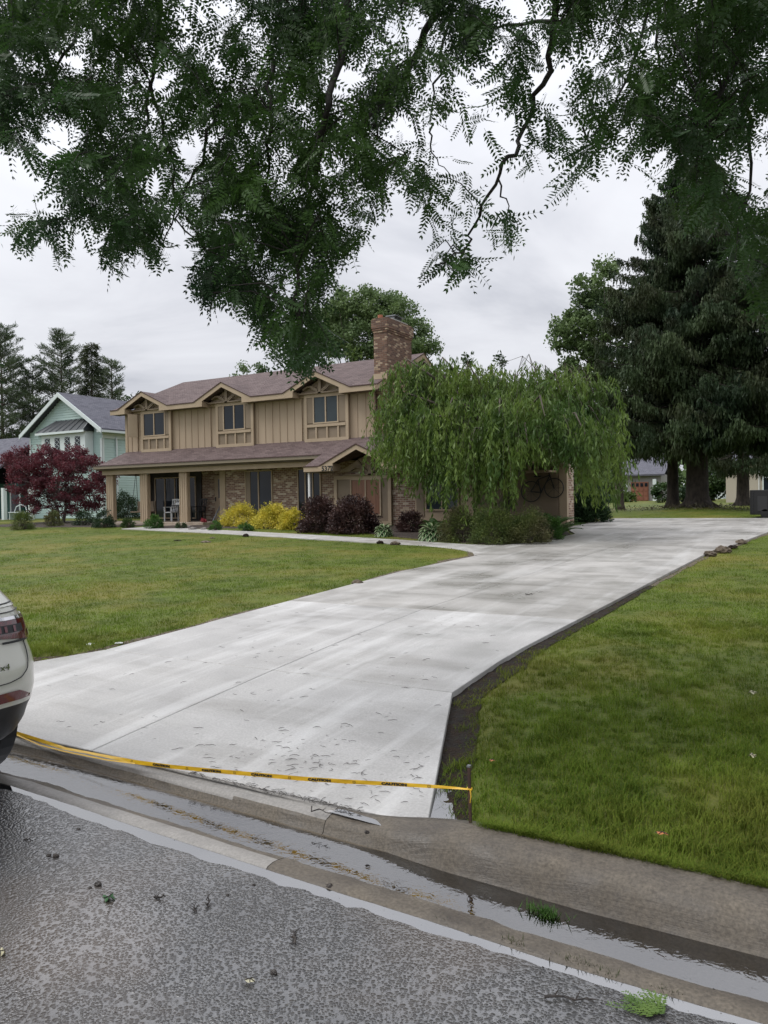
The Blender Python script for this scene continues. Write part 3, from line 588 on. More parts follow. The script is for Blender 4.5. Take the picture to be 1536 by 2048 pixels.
def bay(xa, xb, wx0, wx1, wz0, wz1, zt, zb, Y, glassm, pkx, hw, zP, zE, sills=True):
    """trimmed window panel with shutters, row of small panels and sunburst truss above"""
    t = .10
    MB().box(xa, xb, Y + .0, Y + .14, zb, zt).build('bay_panel', M_tand, house)
    k = MB(); k.box(xa, xa + .13, Y - .05, Y, zb, zt); k.box(xb - .13, xb, Y - .05, Y, zb, zt); k.box(xa + .13, xb - .13, Y - .05, Y, zb, zb + .13)
    k.box(xa + .13, xb - .13, Y - .05, Y, zt - .14, zt); k.build('bay_trim', M_tan, house)
    if sills:
        zs = wz0 - .13
        k = MB(); k.box(xa + .13, xb - .13, Y - .065, Y, zs, zs + .11)
        for q in (.27, .52, .77): xm = xa + (xb - xa) * q; k.box(xm - .035, xm + .035, Y - .05, Y, zb + .13, zs)
        k.build('sill_rail', M_tan, house)
    window(wx0, wx1, wz0, wz1, Y - .002, 2, glassm)
    # gable infill behind the truss and the truss
    MB().prism([(pkx - hw * .93, Y + .06, zE - .2), (pkx + hw * .93, Y + .06, zE - .2), (pkx, Y + .06, zP - .2)], (0, .05, 0)).build('gable_infill', M_side, house)
    k = MB(); yt = Y - .12
    k.box(pkx - .07, pkx + .07, yt - .04, yt + .04, zt, zP - .24)
    for s in (-1, 1):
        arc = []
        for a in np.linspace(0, 1, 7):
            arc.append((pkx + s * (.10 + .72 * a), yt, zt + .04 + .30 * math.sin(a * math.pi * .62 + .25) - .10 * a * a))
        for p, q in zip(arc[:-1], arc[1:]): k.bar(p, q, .06, .09, up=(0, 1, 0))
        arc = [(pkx + s * (.06 + .42 * a), yt, zt + .03 + .18 * a) for a in (0, 1)]
        k.bar(arc[0], (pkx + s * .5, yt, zP - .55 + .0), .05, .07, up=(0, 1, 0))
    k.box(pkx - hw * .72, pkx + hw * .72, Y - .16, Y - .0, zt + .0, zt + .05)
    k.build('gable_truss', M_tand, house)
specs = [(0, 283, 343, 284, 331), (1, 433, 508, 447, 491), (2, 610, 698, 627, 678)]
for i, a, b, wa, wb in specs:
    xa, xb = aty(a, 850, YW - .1)[0], aty(b, 850, YW - .1)[0]; wa, wb = aty(wa, 830, YW - .1)[0], aty(wb, 830, YW - .1)[0]
    if i == 0: wa = xa + .14
    bay(xa, xb, wa, wb, 4.82, 5.98 if i else 5.93, 6.03, 4.10, YW - .1, M_gl if i != 2 else M_gll, pk[i], 1.62, 6.88, 6.13)
    # side shutters
    for (s0, s1) in ((xa + .14, wa - .01), (wb + .01, xb - .14)):
        if s1 - s0 > .12: MB().box(s0, s1, YW - .13, YW - .103, 4.86, 5.88).build('shutter', M_tand, house)
# open casement of the left window
k = MB(); k.bar((-28.15, YW - .16, 5.36), (-28.38, YW - .52, 5.36), .05, 1.06, up=(0, 0, 1)); k.build('casement', M_tan, house, label='sash standing open')
# porch roof: long lean-to with a return at the left and the entry gables stepping forward
ZP = 3.45
PR = [[(-29.55, 24.4, ZP), (-16.0, 24.4, ZP), (-15.2, YW, 4.17), (-29.12, YW, 4.17)], [(-29.55, 24.4, ZP), (-29.12, YW, 4.17), (-29.2, 28, 4.17), (-29.7, 28, ZP)]]
slab_polys(PR, .12).build('porch_roof', M_shin, house)
MB().box(-29.62, -16.72, 24.29, 24.40, ZP - .14, ZP - .005).build('rain_gutter', M_gut, house, bevel=.015)
MB().box(-29.62, -16.72, 24.26, 24.30, ZP - .005, ZP + .03).build('drip_edge', M_edge, house)
MB().box(-29.55, -15.9, 24.42, YW, ZP - .19, ZP - .15).build('soffit', M_soff, house)
MB().box(-29.5, -22.95, YW, 28.6, ZP - .19, ZP - .15).build('soffit', M_soff, house)
MB().box(-29.4, -16.8, 24.62, 24.78, ZP - .40, ZP - .20).build('porch_beam', M_tan, house)
MB().box(-29.40, -29.22, 24.79, 27.2, ZP - .40, ZP - .20).build('porch_beam', M_tan, house)
pk2 = [-14.42, -10.95]
gable_roof('roof', -16.70, -7.0, 23.1, 2.97, 27.9, 5.1, pk2, 1.60, 3.70, dz=.14, yb=31.6, zb=2.97, xr1=-9.9, xb1=-9.7)
# first metre left of the entry gable falls from the porch roof to its lower eave
fascia(-16.70, -7.0, 23.1, 2.97, pk2, 1.60, 3.70, h=.17)
returns(pk2, 1.60, 23.1, 2.97, .456, h=.17, w=.6)
MB().box(-16.05, -15.5, 23.035, 23.052, 2.772, 2.945).build('number_board', M_tan, house)
MB().box(-16.66, -16.62, 23.12, 24.4, 2.75, 2.97).build('eave_return', M_tan, house)
for a, b in ((-16.66, -16.05), (-12.8, -12.57), (-9.33, -7.05)): MB().box(a, b, 23.12, 24.18, 2.74, 2.765).build('soffit', M_soff, house)
bay(-16.05, -13.60, -15.33, -14.02, 1.13, 2.50, 2.62, .80, 24.12, M_cur, pk2[0], 1.60, 3.70, 2.97, sills=False)
MB().box(-12.62, -10.4, 24.05, 24.19, .95, 2.72).build('bay_panel', M_tan, house); window(-12.2, -10.9, 1.3, 2.55, 24.04, 2, M_gll)
MB().box(-12.55, -12.25, 24.02, 24.045, 1.1, 2.6).build('shutter', M_tand, house)
# porch posts, boxed with battens
floor_z = .86
def post(x, y, w=.44, d=.18, z1=ZP - .41):
    c = MB().box(x - w / 2, x + w / 2, y - d / 2, y + d / 2, floor_z, z1).build('porch_post', M_side, house)
    for q in (-1, -.33, .33, 1): MB().box(x + q * (w / 2 - .03) - .025, x + q * (w / 2 - .03) + .025, y - d / 2 - .02, y - d / 2, floor_z, z1).build('batten', M_tan, c)
    for q in (-1, 1): MB().box(x + w / 2, x + w / 2 + .02, y + q * (d / 2 - .03) - .025, y + q * (d / 2 - .03) + .025, floor_z, z1).build('batten', M_tan, c)
for x in (-29.08, -26.85, -24.42): post(x, 24.86)
post(-29.1, 27.0, .3, .3)
MB().box(-16.61, -16.54, 23.2, 23.28, .75, 2.74).build('porch_post', M_white, house, label='slim white post under the entry gable corner')
MB().box(-29.5, -23.0, 24.45, 27.2, .58, floor_z).build('porch_floor', M_floor, house, bevel=.01)
MB().box(-25.6, -23.3, 24.05, 24.44, .58, .76).build('porch_step', M_floor, house, bevel=.01)
# ground floor openings
MB().box(-28.99, -25.6, 27.14, 27.198, .87, 3.3).build('porch_shade_panel', M_porch_shade, house)  # dark sheet standing in for the shade at the back of the porch
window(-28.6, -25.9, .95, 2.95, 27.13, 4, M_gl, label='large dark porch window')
dr = MB().box(-24.75, -23.95, 27.12, 27.198, .87, 2.95).build('door', M_tan, house); MB().box(-24.5, -24.15, 27.10, 27.118, 1.9, 2.78).build('pane', M_gl, dr); MB().box(-24.7, -24.66, 27.08, 27.12, 1.75, 1.95).build('handle', M_black, dr)
MB().box(-23.93, -23.8, 27.1, 27.198, .87, 3.0).build('door_trim', M_tan, house)
MB().box(-23.24, -22.92, YW - .04, YW + .06, .87, 3.2).build('corner_board', M_tan, house)
xa, xb = aty(491, 980, YW)[0], aty(546, 980, YW)[0]
window(xa, xb, .95, 3.05, YW - .003, 2, M_gl, label='tall window between the brick panels'); MB().box(xa + .06, xa + .3, YW - .035, YW - .02, 1.0, 3.0).build('shutter', M_tand, house)
xa, xb = aty(596, 980, YW)[0], aty(643, 980, YW)[0]
window(xa, xb, 1.0, 3.05, YW - .003, 3, M_gl, label='narrow window behind the slim post')
# garage end
MB().box(-7.45, -7.2, 24.12, 24.30, .72, 2.78).build('corner_board', M_tan, house, label='tan corner post at the driveway')
MB().box(-11.0, -7.47, 24.10, 24.17, .72, 2.72).build('garage_panel', M_tand, house)
k = MB(); k.box(-11.0, -7.5, 23.3, 24.09, 2.5, 2.56)
for i in range(14): k.box(-10.9 + i * .25, -10.84 + i * .25, 23.2, 23.3, 2.58, 2.74)
k.build('dentil_row', M_tan, house)
# house number
def text_mesh(name, s, size, loc, rot, m, parent=None, ext=.004, bold=0.0, sx=1.0):
    cu = bpy.data.curves.new(name, 'FONT'); cu.body = s; cu.size = size; cu.extrude = ext; cu.offset = bold; cu.resolution_u = 2; cu.align_x = 'CENTER'; cu.align_y = 'CENTER'
    t = bpy.data.objects.new('tmp', cu); S.collection.objects.link(t); dg = bpy.context.evaluated_depsgraph_get(); me = bpy.data.meshes.new_from_object(t.evaluated_get(dg)); bpy.data.objects.remove(t)
    me.name = name; me.transform(Matrix.Diagonal((sx, 1, 1, 1))); me.transform(Matrix.Translation(Vector(loc)) @ rot.to_4x4())
    org = ORG[parent] if parent is not None else np.zeros(3)
    me.transform(Matrix.Translation(Vector(tuple(-org)))); me.materials.clear()
    return link_mesh(name, me, m, parent)
RX = Matrix.Rotation(math.radians(90), 3, 'X')
xn = aty(655, 938, 23.05)
text_mesh('house_number', '5372', .25, (xn[0], 23.03, 2.858), RX, M_black, house, bold=.006)
# chimney with bricks corbelled at the top
ch = MB()
ch.box(-15.36, -14.78, 26.0, 28.05, .6, 8.22).box(-15.385, -14.755, 25.975, 28.075, 8.22, 8.30).box(-15.41, -14.73, 25.95, 28.10, 8.30, 8.38).box(-15.43, -14.71, 25.93, 28.12, 8.38, 8.72).box(-15.39, -14.75, 25.97, 28.08, 8.72, 8.78)
chim = ch.build('chimney', M_brickc, house)
MB().box(-15.3, -14.85, 26.6, 27.9, 8.80, 8.87).build('chimney_cap', M_walk, chim)
k = MB(); k.box(-15.22, -14.95, 26.95, 27.55, 8.87, 9.02).box(-15.3, -14.85, 26.85, 27.65, 9.02, 9.06); k.build('flue_cap', M_metal, chim)
MB().tube([(-15.25, 26.35, 8.8), (-15.25, 26.35, 8.98)], .1, 10).build('flue_pot', mat('terracotta', (.35, .13, .07), rough=.8), chim)
MB().prism([(-15.37, 25.98, 6.30), (-15.37, 25.98, 6.62), (-14.77, 25.98, 6.62), (-14.77, 25.98, 6.30)], (0, -.02, 0)).build('flashing', M_tan, chim)
# porch things
def chair(loc, s=1.0, label='', mm=None, group=None, name='porch_chair'):
    r = empty(name, loc, label, 'chair', group); x, y, z = loc; mm = mm or M_white
    MB().box(x - .25, x + .25, y - .22, y + .22, z + .40, z + .44).build('seat', mm, r)
    k = MB()
    for q in np.linspace(-.22, .22, 5): k.bar((x + q, y + .22, z + .44), (x + q, y + .34, z + 1.0), .05, .015, up=(0, 1, 0))
    k.bar((x - .25, y + .34, z + 1.0), (x + .25, y + .34, z + 1.0), .03, .06); k.build('backrest', mm, r)
    for a in (-.23, .23):
        MB().bar((x + a, y - .2, z), (x + a, y - .2, z + .64), .04, .04, up=(0, 1, 0)).build('leg', mm, r); MB().bar((x + a, y + .2, z), (x + a, y + .2, z + .64), .04, .04, up=(0, 1, 0)).build('leg', mm, r)
        MB().box(x + a - .03, x + a + .03, y - .24, y + .26, z + .64, z + .67).build('armrest', mm, r)
    return r
chair((-26.3, 25.9, floor_z), label='white slatted porch chair beside the first boxed post')
chair((-25.3, 26.6, floor_z), label='dark porch chair beside the round table', mm=M_black)
tb = empty('porch_table', (-25.7, 25.9, floor_z), 'dark round table with a white cloth on the porch', 'table')
k = MB(); k.tube([(-25.7, 25.9, floor_z + .70), (-25.7, 25.9, floor_z + .74)], .45, 20); k.build('table_top', M_black, tb)
MB().tube([(-25.7, 25.9, floor_z), (-25.7, 25.9, floor_z + .70)], .04, 8).build('leg', M_black, tb)
tag(MB().box(-25.72, -25.45, 25.55, 25.75, floor_z + .742, floor_z + .86).build('folded_cloth', M_white, loc=(-25.6, 25.65, floor_z + .742), bevel=.03), 'white folded cloth lying on the dark porch table', 'cloth')
ld = empty('step_ladder', (-24.0, 26.9, floor_z), 'aluminium ladder leaning on the dark porch brick wall', 'ladder')
for s in (-.17, .17): MB().bar((-24.15 + s, 26.5, floor_z), (-23.85 + s * .7, 27.22, floor_z + 1.5), .05, .03, up=(0, 1, 0)).build('rail', M_metal, ld)
for q in np.linspace(.15, .9, 5): MB().box(-24.15 + .3 * q - .16, -24.15 + .3 * q + .16, 26.5 + .72 * q - .03, 26.5 + .72 * q + .03, floor_z + 1.5 * q - .012, floor_z + 1.5 * q + .012).build('rung', M_metal, ld)
sw = empty('porch_swing', (-28.3, 26.0, floor_z + .4), 'dark porch swing hung from ropes at the open end of the porch', 'swing')
MB().box(-28.9, -27.7, 25.8, 26.25, floor_z + .42, floor_z + .47).build('seat', M_tand, sw); MB().box(-28.9, -27.7, 26.25, 26.3, floor_z + .47, floor_z + .95).build('backrest', M_tand, sw)
for s in (-28.85, -27.75):
    for q in (25.85, 26.25): MB().tube([(s, q, floor_z + .45), (s + (.12 if s < -28.3 else -.12), 26.05, ZP - .2)], .012, 5).build('rope', M_black, sw)
# bicycle ornament on the garage wall
bk_ = empty('bicycle_ornament', (-9.4, 24.03, 1.4), 'black metal bicycle silhouette hung on the brown garage wall', 'wall ornament')
def ring(cx, cz, r, Y, th=.018):
    return MB().tube([(cx + r * math.cos(a), Y, cz + r * math.sin(a)) for a in np.linspace(0, 2 * math.pi, 25)], th, 5, cap=False)
c1 = aty(1062, 983, 24.04); c2 = aty(1108, 976, 24.04)
for c, r_ in ((c1, .33), (c2, .31)):
    w_ = ring(c[0], c[2], r_, 24.04).build('wheel', M_black, bk_)
    k = MB()
    for a in np.linspace(0, math.pi, 5)[:-1]: k.bar((c[0] - r_ * math.cos(a), 24.04, c[2] - r_ * math.sin(a)), (c[0] + r_ * math.cos(a), 24.04, c[2] + r_ * math.sin(a)), .008, .008, up=(0, 1, 0))
    k.build('spokes', M_black, w_)
k = MB(); s_ = np.array([c1[0] + .25, 24.03, c1[2] + .38]); h_ = np.array([c2[0] - .12, 24.03, c2[2] + .42]); b_ = np.array([(c1[0] + c2[0]) / 2 - .05, 24.03, c1[2] - .05])
for a, b in ((c1, s_), (c1, b_), (b_, s_), (b_, h_), (s_, h_), (c2, h_ + np.array([-.05, 0, .12]))): k.bar(a, b, .03, .03, up=(0, 1, 0))
k.build('frame', M_black, bk_); MB().bar(h_ + np.array([-.2, 0, .16]), h_ + np.array([.12, 0, .13]), .025, .025, up=(0, 1, 0)).build('handlebar', M_black, bk_); MB().box(s_[0] - .14, s_[0] + .1, 24.0, 24.06, s_[2] + .08, s_[2] + .12).build('saddle', M_black, bk_)

# ================================================================== MINT NEIGHBOUR HOUSE
M_mint = mat('mint_siding', (.42, .55, .52), (.47, .60, .57), scale=.6, rough=.6); M_wt = mat('pale_trim', (.62, .68, .68), rough=.55)
M_groof = shingle_mat('grey_shingles', (.085, .085, .105), (.14, .14, .165), (.12, .12, .145)); M_seam = mat('dark_metal_roof', (.045, .05, .055), rough=.35, metal=.4); M_teal = mat('teal_wall', (.03, .10, .09), rough=.7)
mint = empty('mint_house', (-40.5, 31.2, .75), 'mint green clapboard house with grey roof and white window bay beyond the red maple', 'house')
x0, x1, y0, y1 = -43.9, -37.2, 31.2, 43.0
MB().box(x0 + .06, x1 - .06, y0 + .06, y1, .7, 6.2).build('wall', M_mint, mint)
k = MB(); zz = .75
while zz < 6.2:
    k.prism([(x0, y0, zz), (x0, y0 + .03, zz + .15), (x0, y0 + .06, zz + .15), (x0, y0 + .06, zz)], (x1 - x0, 0, 0))
    k.prism([(x1, y0, zz), (x1 - .03, y0, zz + .15), (x1 - .06, y0, zz + .15), (x1 - .06, y0, zz)], (0, y1 - y0, 0)); zz += .15
xm = (x0 + x1) / 2
while zz < 8.3:
    hw_ = (8.45 - zz - .15) / (8.45 - 6.2) * (x1 - x0) / 2
    if hw_ > .1: k.prism([(xm - hw_, y0, zz), (xm - hw_, y0 + .03, zz + .15), (xm - hw_, y0 + .06, zz + .15), (xm - hw_, y0 + .06, zz)], (2 * hw_, 0, 0))
    zz += .15
k.build('clapboards', M_mint, mint, kind='stuff')
MB().prism([(x0, y0 + .07, 6.2), (x1, y0 + .07, 6.2), (xm, y0 + .07, 8.4)], (0, .1, 0)).build('gable_wall', M_mint, mint)
slab_polys([[(x0 - .45, y0 - .4, 6.15), (xm, y0 - .4, 8.55), (xm, y1, 8.55), (x0 - .45, y1, 6.15)], [(xm, y0 - .4, 8.55), (x1 + .45, y0 - .4, 6.15), (x1 + .45, y1, 6.15), (xm, y1, 8.55)]], .14).build('roof', M_groof, mint)
for s, xe in ((-1, x0 - .45), (1, x1 + .45)):
    MB().prism([(xe, y0 - .46, 6.13), (xm, y0 - .46, 8.53), (xm, y0 - .46, 8.27), (xe, y0 - .46, 5.87)], (0, .055, 0)).build('rake_board', M_wt, mint)
MB().box(x1 + .02, x1 + .5, y0 - .4, y1, 5.93, 6.06).build('rain_gutter', M_wt, mint); MB().box(x1 + .002, x1 + .04, y0, y1, 5.62, 5.92).build('frieze', M_wt, mint)
MB().box(x1 - .02, x1 + .02, y0 - .02, y0 + .14, .75, 5.6).build('corner_board', M_wt, mint); MB().box(x1 - .14, x1 + .02, y0 - .04, y0 - .001, .75, 5.6).build('corner_board', M_wt, mint)
MB().box(x0, x0 + .12, y0 - .04, y0 - .001, .75, 5.9).build('corner_board', M_wt, mint)
MB().tube([(x1 + .09, y0 + 1.0, .8), (x1 + .09, y0 + 1.0, 5.7)], .06, 8).build('downpipe', M_wt, mint)
MB().tube([(x1 + .12, y0 + 3.2, .8), (x1 + .12, y0 + 3.2, 5.9)], .06, 8).build('downpipe', M_wt, mint)
bx0, bx1 = aty(83, 880, 30.6)[0], aty(170, 880, 30.6)[0]
box = MB().box(bx0, bx1, 30.6, 31.19, 4.45, 6.05).build('bay_window', M_wt, mint)
for i in range(4):
    a = bx0 + .35 + i * (bx1 - bx0 - .3) / 4
    pnl = MB().box(a, a + .42, 30.57, 30.598, 4.70, 5.75).build('pane', M_gl, box)
k = MB()
for i in range(4):
    a = bx0 + .35 + i * (bx1 - bx0 - .3) / 4
    for j in range(4):
        z_ = 4.70 + j * .2625; k.bar((a, 30.562, z_), (a + .42, 30.562, z_ + .2625), .012, .02, up=(0, 1, 0)); k.bar((a + .42, 30.562, z_), (a, 30.562, z_ + .2625), .012, .02, up=(0, 1, 0))
k.build('diamond_lattice', M_wt, box, kind='stuff')
mr = MB().prism([(bx0 - .7, 31.18, 6.02), (bx0 - .5, 30.45, 6.02), (bx0 + .5, 30.9, 6.75), (bx0 + .5, 31.18, 6.75)], (0, 0, .01))
P4 = [(bx0 - .25, 30.4, 6.1), (bx1 + .1, 30.4, 6.1), (bx1 - .05, 31.15, 6.85), (bx0 + .75, 31.15, 6.85)]
sr = slab_polys([P4, [P4[1], (bx1 + .12, 31.15, 6.1), P4[2]], [P4[0], P4[3], (bx0 - 1.1, 31.15, 6.1)]], .05).build('bay_roof', M_seam, mint)
k = MB()
for i in range(8):
    t_ = i / 7; a = np.array(P4[0]) * (1 - t_) + np.array(P4[1]) * t_; b = np.array(P4[3]) * (1 - t_) + np.array(P4[2]) * t_; k.bar(a + (0, 0, .02), b + (0, 0, .02), .035, .05)
k.build('standing_seams', mat('seam_light', (.12, .13, .14), rough=.3, metal=.3), sr)
MB().box(bx0 - .3, bx1 + .15, 30.36, 30.42, 5.96, 6.09).build('rain_gutter', M_wt, mint)
# low wing on the left with its porch
slab_polys([[(-62, 28.2, 3.25), (-44.3, 28.2, 3.25), (-45.4, 33, 6.3), (-62, 33, 6.3)], [(-62, 33, 6.3), (-45.4, 33, 6.3), (-44.3, 38, 3.25), (-62, 38, 3.25)]], .14).build('roof', M_groof, mint)
MB().box(-62, -44.6, 30.6, 37.8, .7, 3.1).build('wall', M_teal, mint); MB().box(-62, -44.35, 28.14, 28.2, 3.0, 3.22).build('fascia_board', M_wt, mint); MB().box(-62, -44.4, 28.35, 28.5, 2.75, 2.99).build('porch_beam', M_wt, mint)
MB().box(-62, -44.0, 28.3, 30.6, .7, .85).build('porch_floor', M_floor, mint)
for px_ in (8, -75, 62):
    q = aty(px_, 980, 28.42)[0]; MB().box(q - .11, q + .11, 28.3, 28.52, .85, 2.75).build('porch_post', M_wt, mint)
for px_ in (30, -12): q = aty(px_, 980, 30.58)[0]; window(q - .5, q + .5, 1.2, 2.7, 30.6, 1, M_gl, M_wt, .09, mint)
bn = empty('garden_bench', tuple(gp(31, 1008)), 'white curved bench on the teal porch at the left edge', 'bench')
q = aty(31, 1000, 29.0)[0]; MB().box(q - .6, q + .6, 28.9, 29.3, 1.26, 1.31).build('seat', M_wt, bn)
MB().tube([(q - .6, 29.32, 1.3), (q - .45, 29.35, 1.62), (q, 29.36, 1.75), (q + .45, 29.35, 1.62), (q + .6, 29.32, 1.3)], .03, 6).build('backrest', M_wt, bn)
for s in (-.55, .55): MB().box(q + s - .03, q + s + .03, 28.95, 29.25, .85, 1.26).build('leg', M_wt, bn)

# ================================================================== FAR BUILDINGS ON THE RIGHT
M_grey = mat('grey_siding', (.22, .21, .21), (.27, .26, .25), scale=.3, rough=.7); M_cream = mat('cream_siding', (.45, .40, .33), rough=.7); M_bdoor = mat('brown_door', (.20, .075, .045), (.25, .10, .06), scale=1, rough=.6)
def far_house(label, px0, px1, Y, h, wallm, roofm, depth=9, roofh=2.2):
    a, b = aty(px0, 990, Y)[0], aty(px1, 990, Y)[0]; g = gz(Y)
    r = empty('far_house', (a, Y, g), label, 'house'); MB().box(a, b, Y, Y + depth, g - .2, g + h).build('wall', wallm, r)
    slab_polys([[(a - .5, Y - .5, g + h), (b + .5, Y - .5, g + h), (b + .5, Y + depth / 2, g + h + roofh), (a - .5, Y + depth / 2, g + h + roofh)], [(a - .5, Y + depth / 2, g + h + roofh), (b + .5, Y + depth / 2, g + h + roofh), (b + .5, Y + depth + .5, g + h), (a - .5, Y + depth + .5, g + h)]], .2).build('roof', roofm, r)
    return r, a, b, g
r, a, b, g = far_house('far grey house with a brown garage door seen under the spruces', 1236, 1322, 96, 3.2, M_grey, M_groof)
d0, d1 = aty(1262, 990, 95.9)[0], aty(1297, 990, 95.9)[0]
gd = MB().box(d0, d1, 95.86, 95.96, g, g + 2.3).build('garage_door', M_bdoor, r)
for i in range(4):
    w_ = (d1 - d0) / 4
    for j in range(4): MB().box(d0 + i * w_ + .1, d0 + (i + 1) * w_ - .1, 95.80, 95.855, g + .1 + j * .55, g + .5 + j * .55).build('panel', M_bdoor if j < 3 else M_gl, gd)
MB().box(aty(1306, 990, 95.8)[0], aty(1313, 990, 95.8)[0], 95.6, 95.98, g, g + 2.6).build('pillar', M_wt, r); window(aty(1242, 990, 95.9)[0], aty(1255, 990, 95.9)[0], g + .9, g + 2.1, 95.98, 2, M_gl, M_wt, .12, r)
r, a, b, g = far_house('far beige house at the right edge behind the third spruce trunk', 1452, 1640, 74, 3.6, M_cream, M_groof)
window(aty(1525, 990, 74)[0] + 0, aty(1560, 990, 74)[0], g + .9, g + 2.2, 73.98, 2, M_gl, M_wt, .1, r); MB().box(aty(1517, 990, 74)[0], aty(1519, 990, 74)[0], 73.9, 73.98, g, g + 3.2).build('downpipe', M_white, r)
r, a, b, g = far_house('small pale house far off between the lilac hedge and the spruce trunk', 1408, 1446, 130, 2.8, M_wt, M_groof, roofh=1.8)
window(aty(1418, 990, 130)[0], aty(1432, 990, 130)[0], g + .8, g + 2.1, 129.98, 2, M_gl, M_wt, .12, r)
r, a, b, g = far_house('far dark house glimpsed left of the grey garage house', 1150, 1232, 104, 3.0, M_tand, M_groof)
window(aty(1216, 990, 104)[0], aty(1226, 990, 104)[0], g + .8, g + 2.1, 103.98, 1, M_gl, M_wt, .15, r)
# dark trailer at the right edge
q = gp(1500, 1036); tx, ty, tz = q
tr = empty('utility_trailer', (tx, ty, tz), 'black box trailer on the grass at the right edge of the picture', 'trailer')
MB().box(tx, tx + 2.6, ty, ty + 1.6, tz + .12, tz + 1.02).build('body', M_black, tr, bevel=.01)
for i in range(5): MB().box(tx + .05 + i * .52, tx + .1 + i * .52, ty - .03, ty - .002, tz + .16, tz + .98).build('rib', M_black, tr)
MB().box(tx + .25, tx + .9, ty - .02, ty - .004, tz + .25, tz + .8).build('panel', mat('dark_panel', (.03, .03, .032), rough=.3), tr)
for s in (.5, 1.6): MB().tube([(tx + s, ty - .02, tz + .16), (tx + s, ty + .1, tz + .16)], .16, 12).build('wheel', M_black, tr)
q = gp(1470, 1004); 
# ================================================================== VEGETATION
def unit(v): return v / (np.linalg.norm(v, axis=-1, keepdims=True) + 1e-9)
def leaf_quads(P, size, aspect=.5, flat=0., down=0., jit=.35, dirs=None):
    """one folded leaf (4 corners, 2 tris) per point; returns V, F"""
    n = len(P); d = rng.normal(size=(n, 3)) if dirs is None else dirs + rng.normal(size=(n, 3)) * .3
    d[:, 2] -= down; d = unit(d); w = rng.normal(size=(n, 3)); w[:, 2] *= (1 - flat); w = unit(np.cross(d, unit(w + 1e-6)))
    s = (size * (1 + jit * rng.normal(size=n)).clip(.4, 1.8))[:, None]
    a = P; b = P + d * s * .5 + w * s * aspect * .5; c = P + d * s; e_ = P + d * s * .5 - w * s * aspect * .5
    V = np.stack([a, b, c, e_], 1).reshape(-1, 3); F_ = np.arange(4 * n).reshape(n, 4); return V, F_
def merge(parts):
    V = []; F_ = []; o = 0
    for v, f in parts: V.append(v); F_.append(f + o); o += len(v)
    return np.concatenate(V), np.concatenate(F_)
def blob_points(cl, rad, per, squash=.75):
    """points in soft balls around the clump centres"""
    n = len(cl) * per; c = np.repeat(cl, per, 0); d = unit(rng.normal(size=(n, 3))) * (rng.random(n) ** .5)[:, None]
    r = np.repeat(rad, per) if hasattr(rad, '__len__') else rad
    d[:, 2] *= squash; return c + d * (r[:, None] if hasattr(r, '__len__') else r)
M_bark = mat('bark', (.045, .035, .028), (.10, .08, .062), scale=5, rough=.85, bump=.02, bscale=20, stretch=(1, 1, .25))
M_barks = mat('spruce_bark', (.022, .017, .014), (.055, .043, .035), scale=7, rough=.9, bump=.03, bscale=16, stretch=(1, 1, .4))
M_barkg = mat('grey_bark', (.10, .095, .085), (.17, .16, .145), scale=5, rough=.85, bump=.01, bscale=20, stretch=(1, 1, .3))
def broad_tree(name, base, H, ell, m, label, cat='tree', group=None, nclump=90, per=120, leaf=.16, crad=.7, trunk_r=.25, bark=None, aspect=.6, seed=0, gap=.0, trunk_top=.6):
    """ell: list of (dx,dy,z,rx,ry,rz) crown masses relative to base"""
    base = np.array(base, float); root = empty(name, base, label, cat, group); bark = bark or M_bark; cl = []; vol = np.array([e_[3] * e_[4] * e_[5] for e_ in ell]) ** .67; vol /= vol.sum()
    for e_, q in zip(ell, vol):
        k = max(3, int(nclump * q)); d = unit(rng.normal(size=(k, 3))) * (rng.uniform(.45, 1.0, k) ** .6)[:, None]
        cl.append(base + np.array(e_[:3]) + d * np.array(e_[3:]))
    cl = np.concatenate(cl); keep = rng.random(len(cl)) > gap; cl = cl[keep]
    rad = crad * rng.uniform(.55, 1.3, len(cl)); P = blob_points(cl, rad, per)
    V, F_ = leaf_quads(P, leaf, aspect, down=.25); np_mesh('crown', V, F_, m, root)['kind'] = 'stuff'
    k = MB(); top = base + np.array([ell[0][0] * .5, ell[0][1] * .5, H * trunk_top])
    mid = (base + top) / 2 + np.array([rng.normal() * .1, rng.normal() * .1, 0])
    k.tube([base - (0, 0, .15), base + (0, 0, .25), mid, top], [trunk_r * 1.5, trunk_r, trunk_r * .75, trunk_r * .35], 8)
    for c in cl[rng.permutation(len(cl))[:min(26, len(cl))]]:
        t = rng.uniform(.35, .95); s = base + (top - base) * t; s[2] = min(s[2], c[2] - .1); m_ = s + (c - s) * .5 + np.array([0, 0, -.06 * np.linalg.norm(c - s)])
        k.tube([s, m_, c], [trunk_r * .28, trunk_r * .16, trunk_r * .04], 4)
    k.build('trunk', bark, root, smooth=True); return root
L_mid = leafmat('leaves_mid', (.022, .050, .014), (.055, .098, .026), .8)
L_far = leafmat('leaves_far_haze', (.075, .125, .045), (.155, .225, .080), .5)  # lightened so that the colour carries the haze of distance
L_light = leafmat('leaves_light', (.06, .105, .02), (.11, .16, .035), .7)
L_yel = leafmat('leaves_golden', (.36, .33, .03), (.72, .60, .08), 4.0, trans=.25)
L_red = leafmat('leaves_red', (.065, .017, .024), (.17, .038, .052), 1.8, trans=.35)
L_purple = leafmat('leaves_purple', (.028, .014, .014), (.085, .045, .038), 2.5, trans=.2)
L_spirea = leafmat('leaves_spirea', (.055, .090, .020), (.14, .175, .045), 3.5, trans=.3, c3=(.12, .085, .055))
L_dark = leafmat('leaves_dark', (.012, .032, .012), (.030, .062, .022), 2.0, trans=.2)
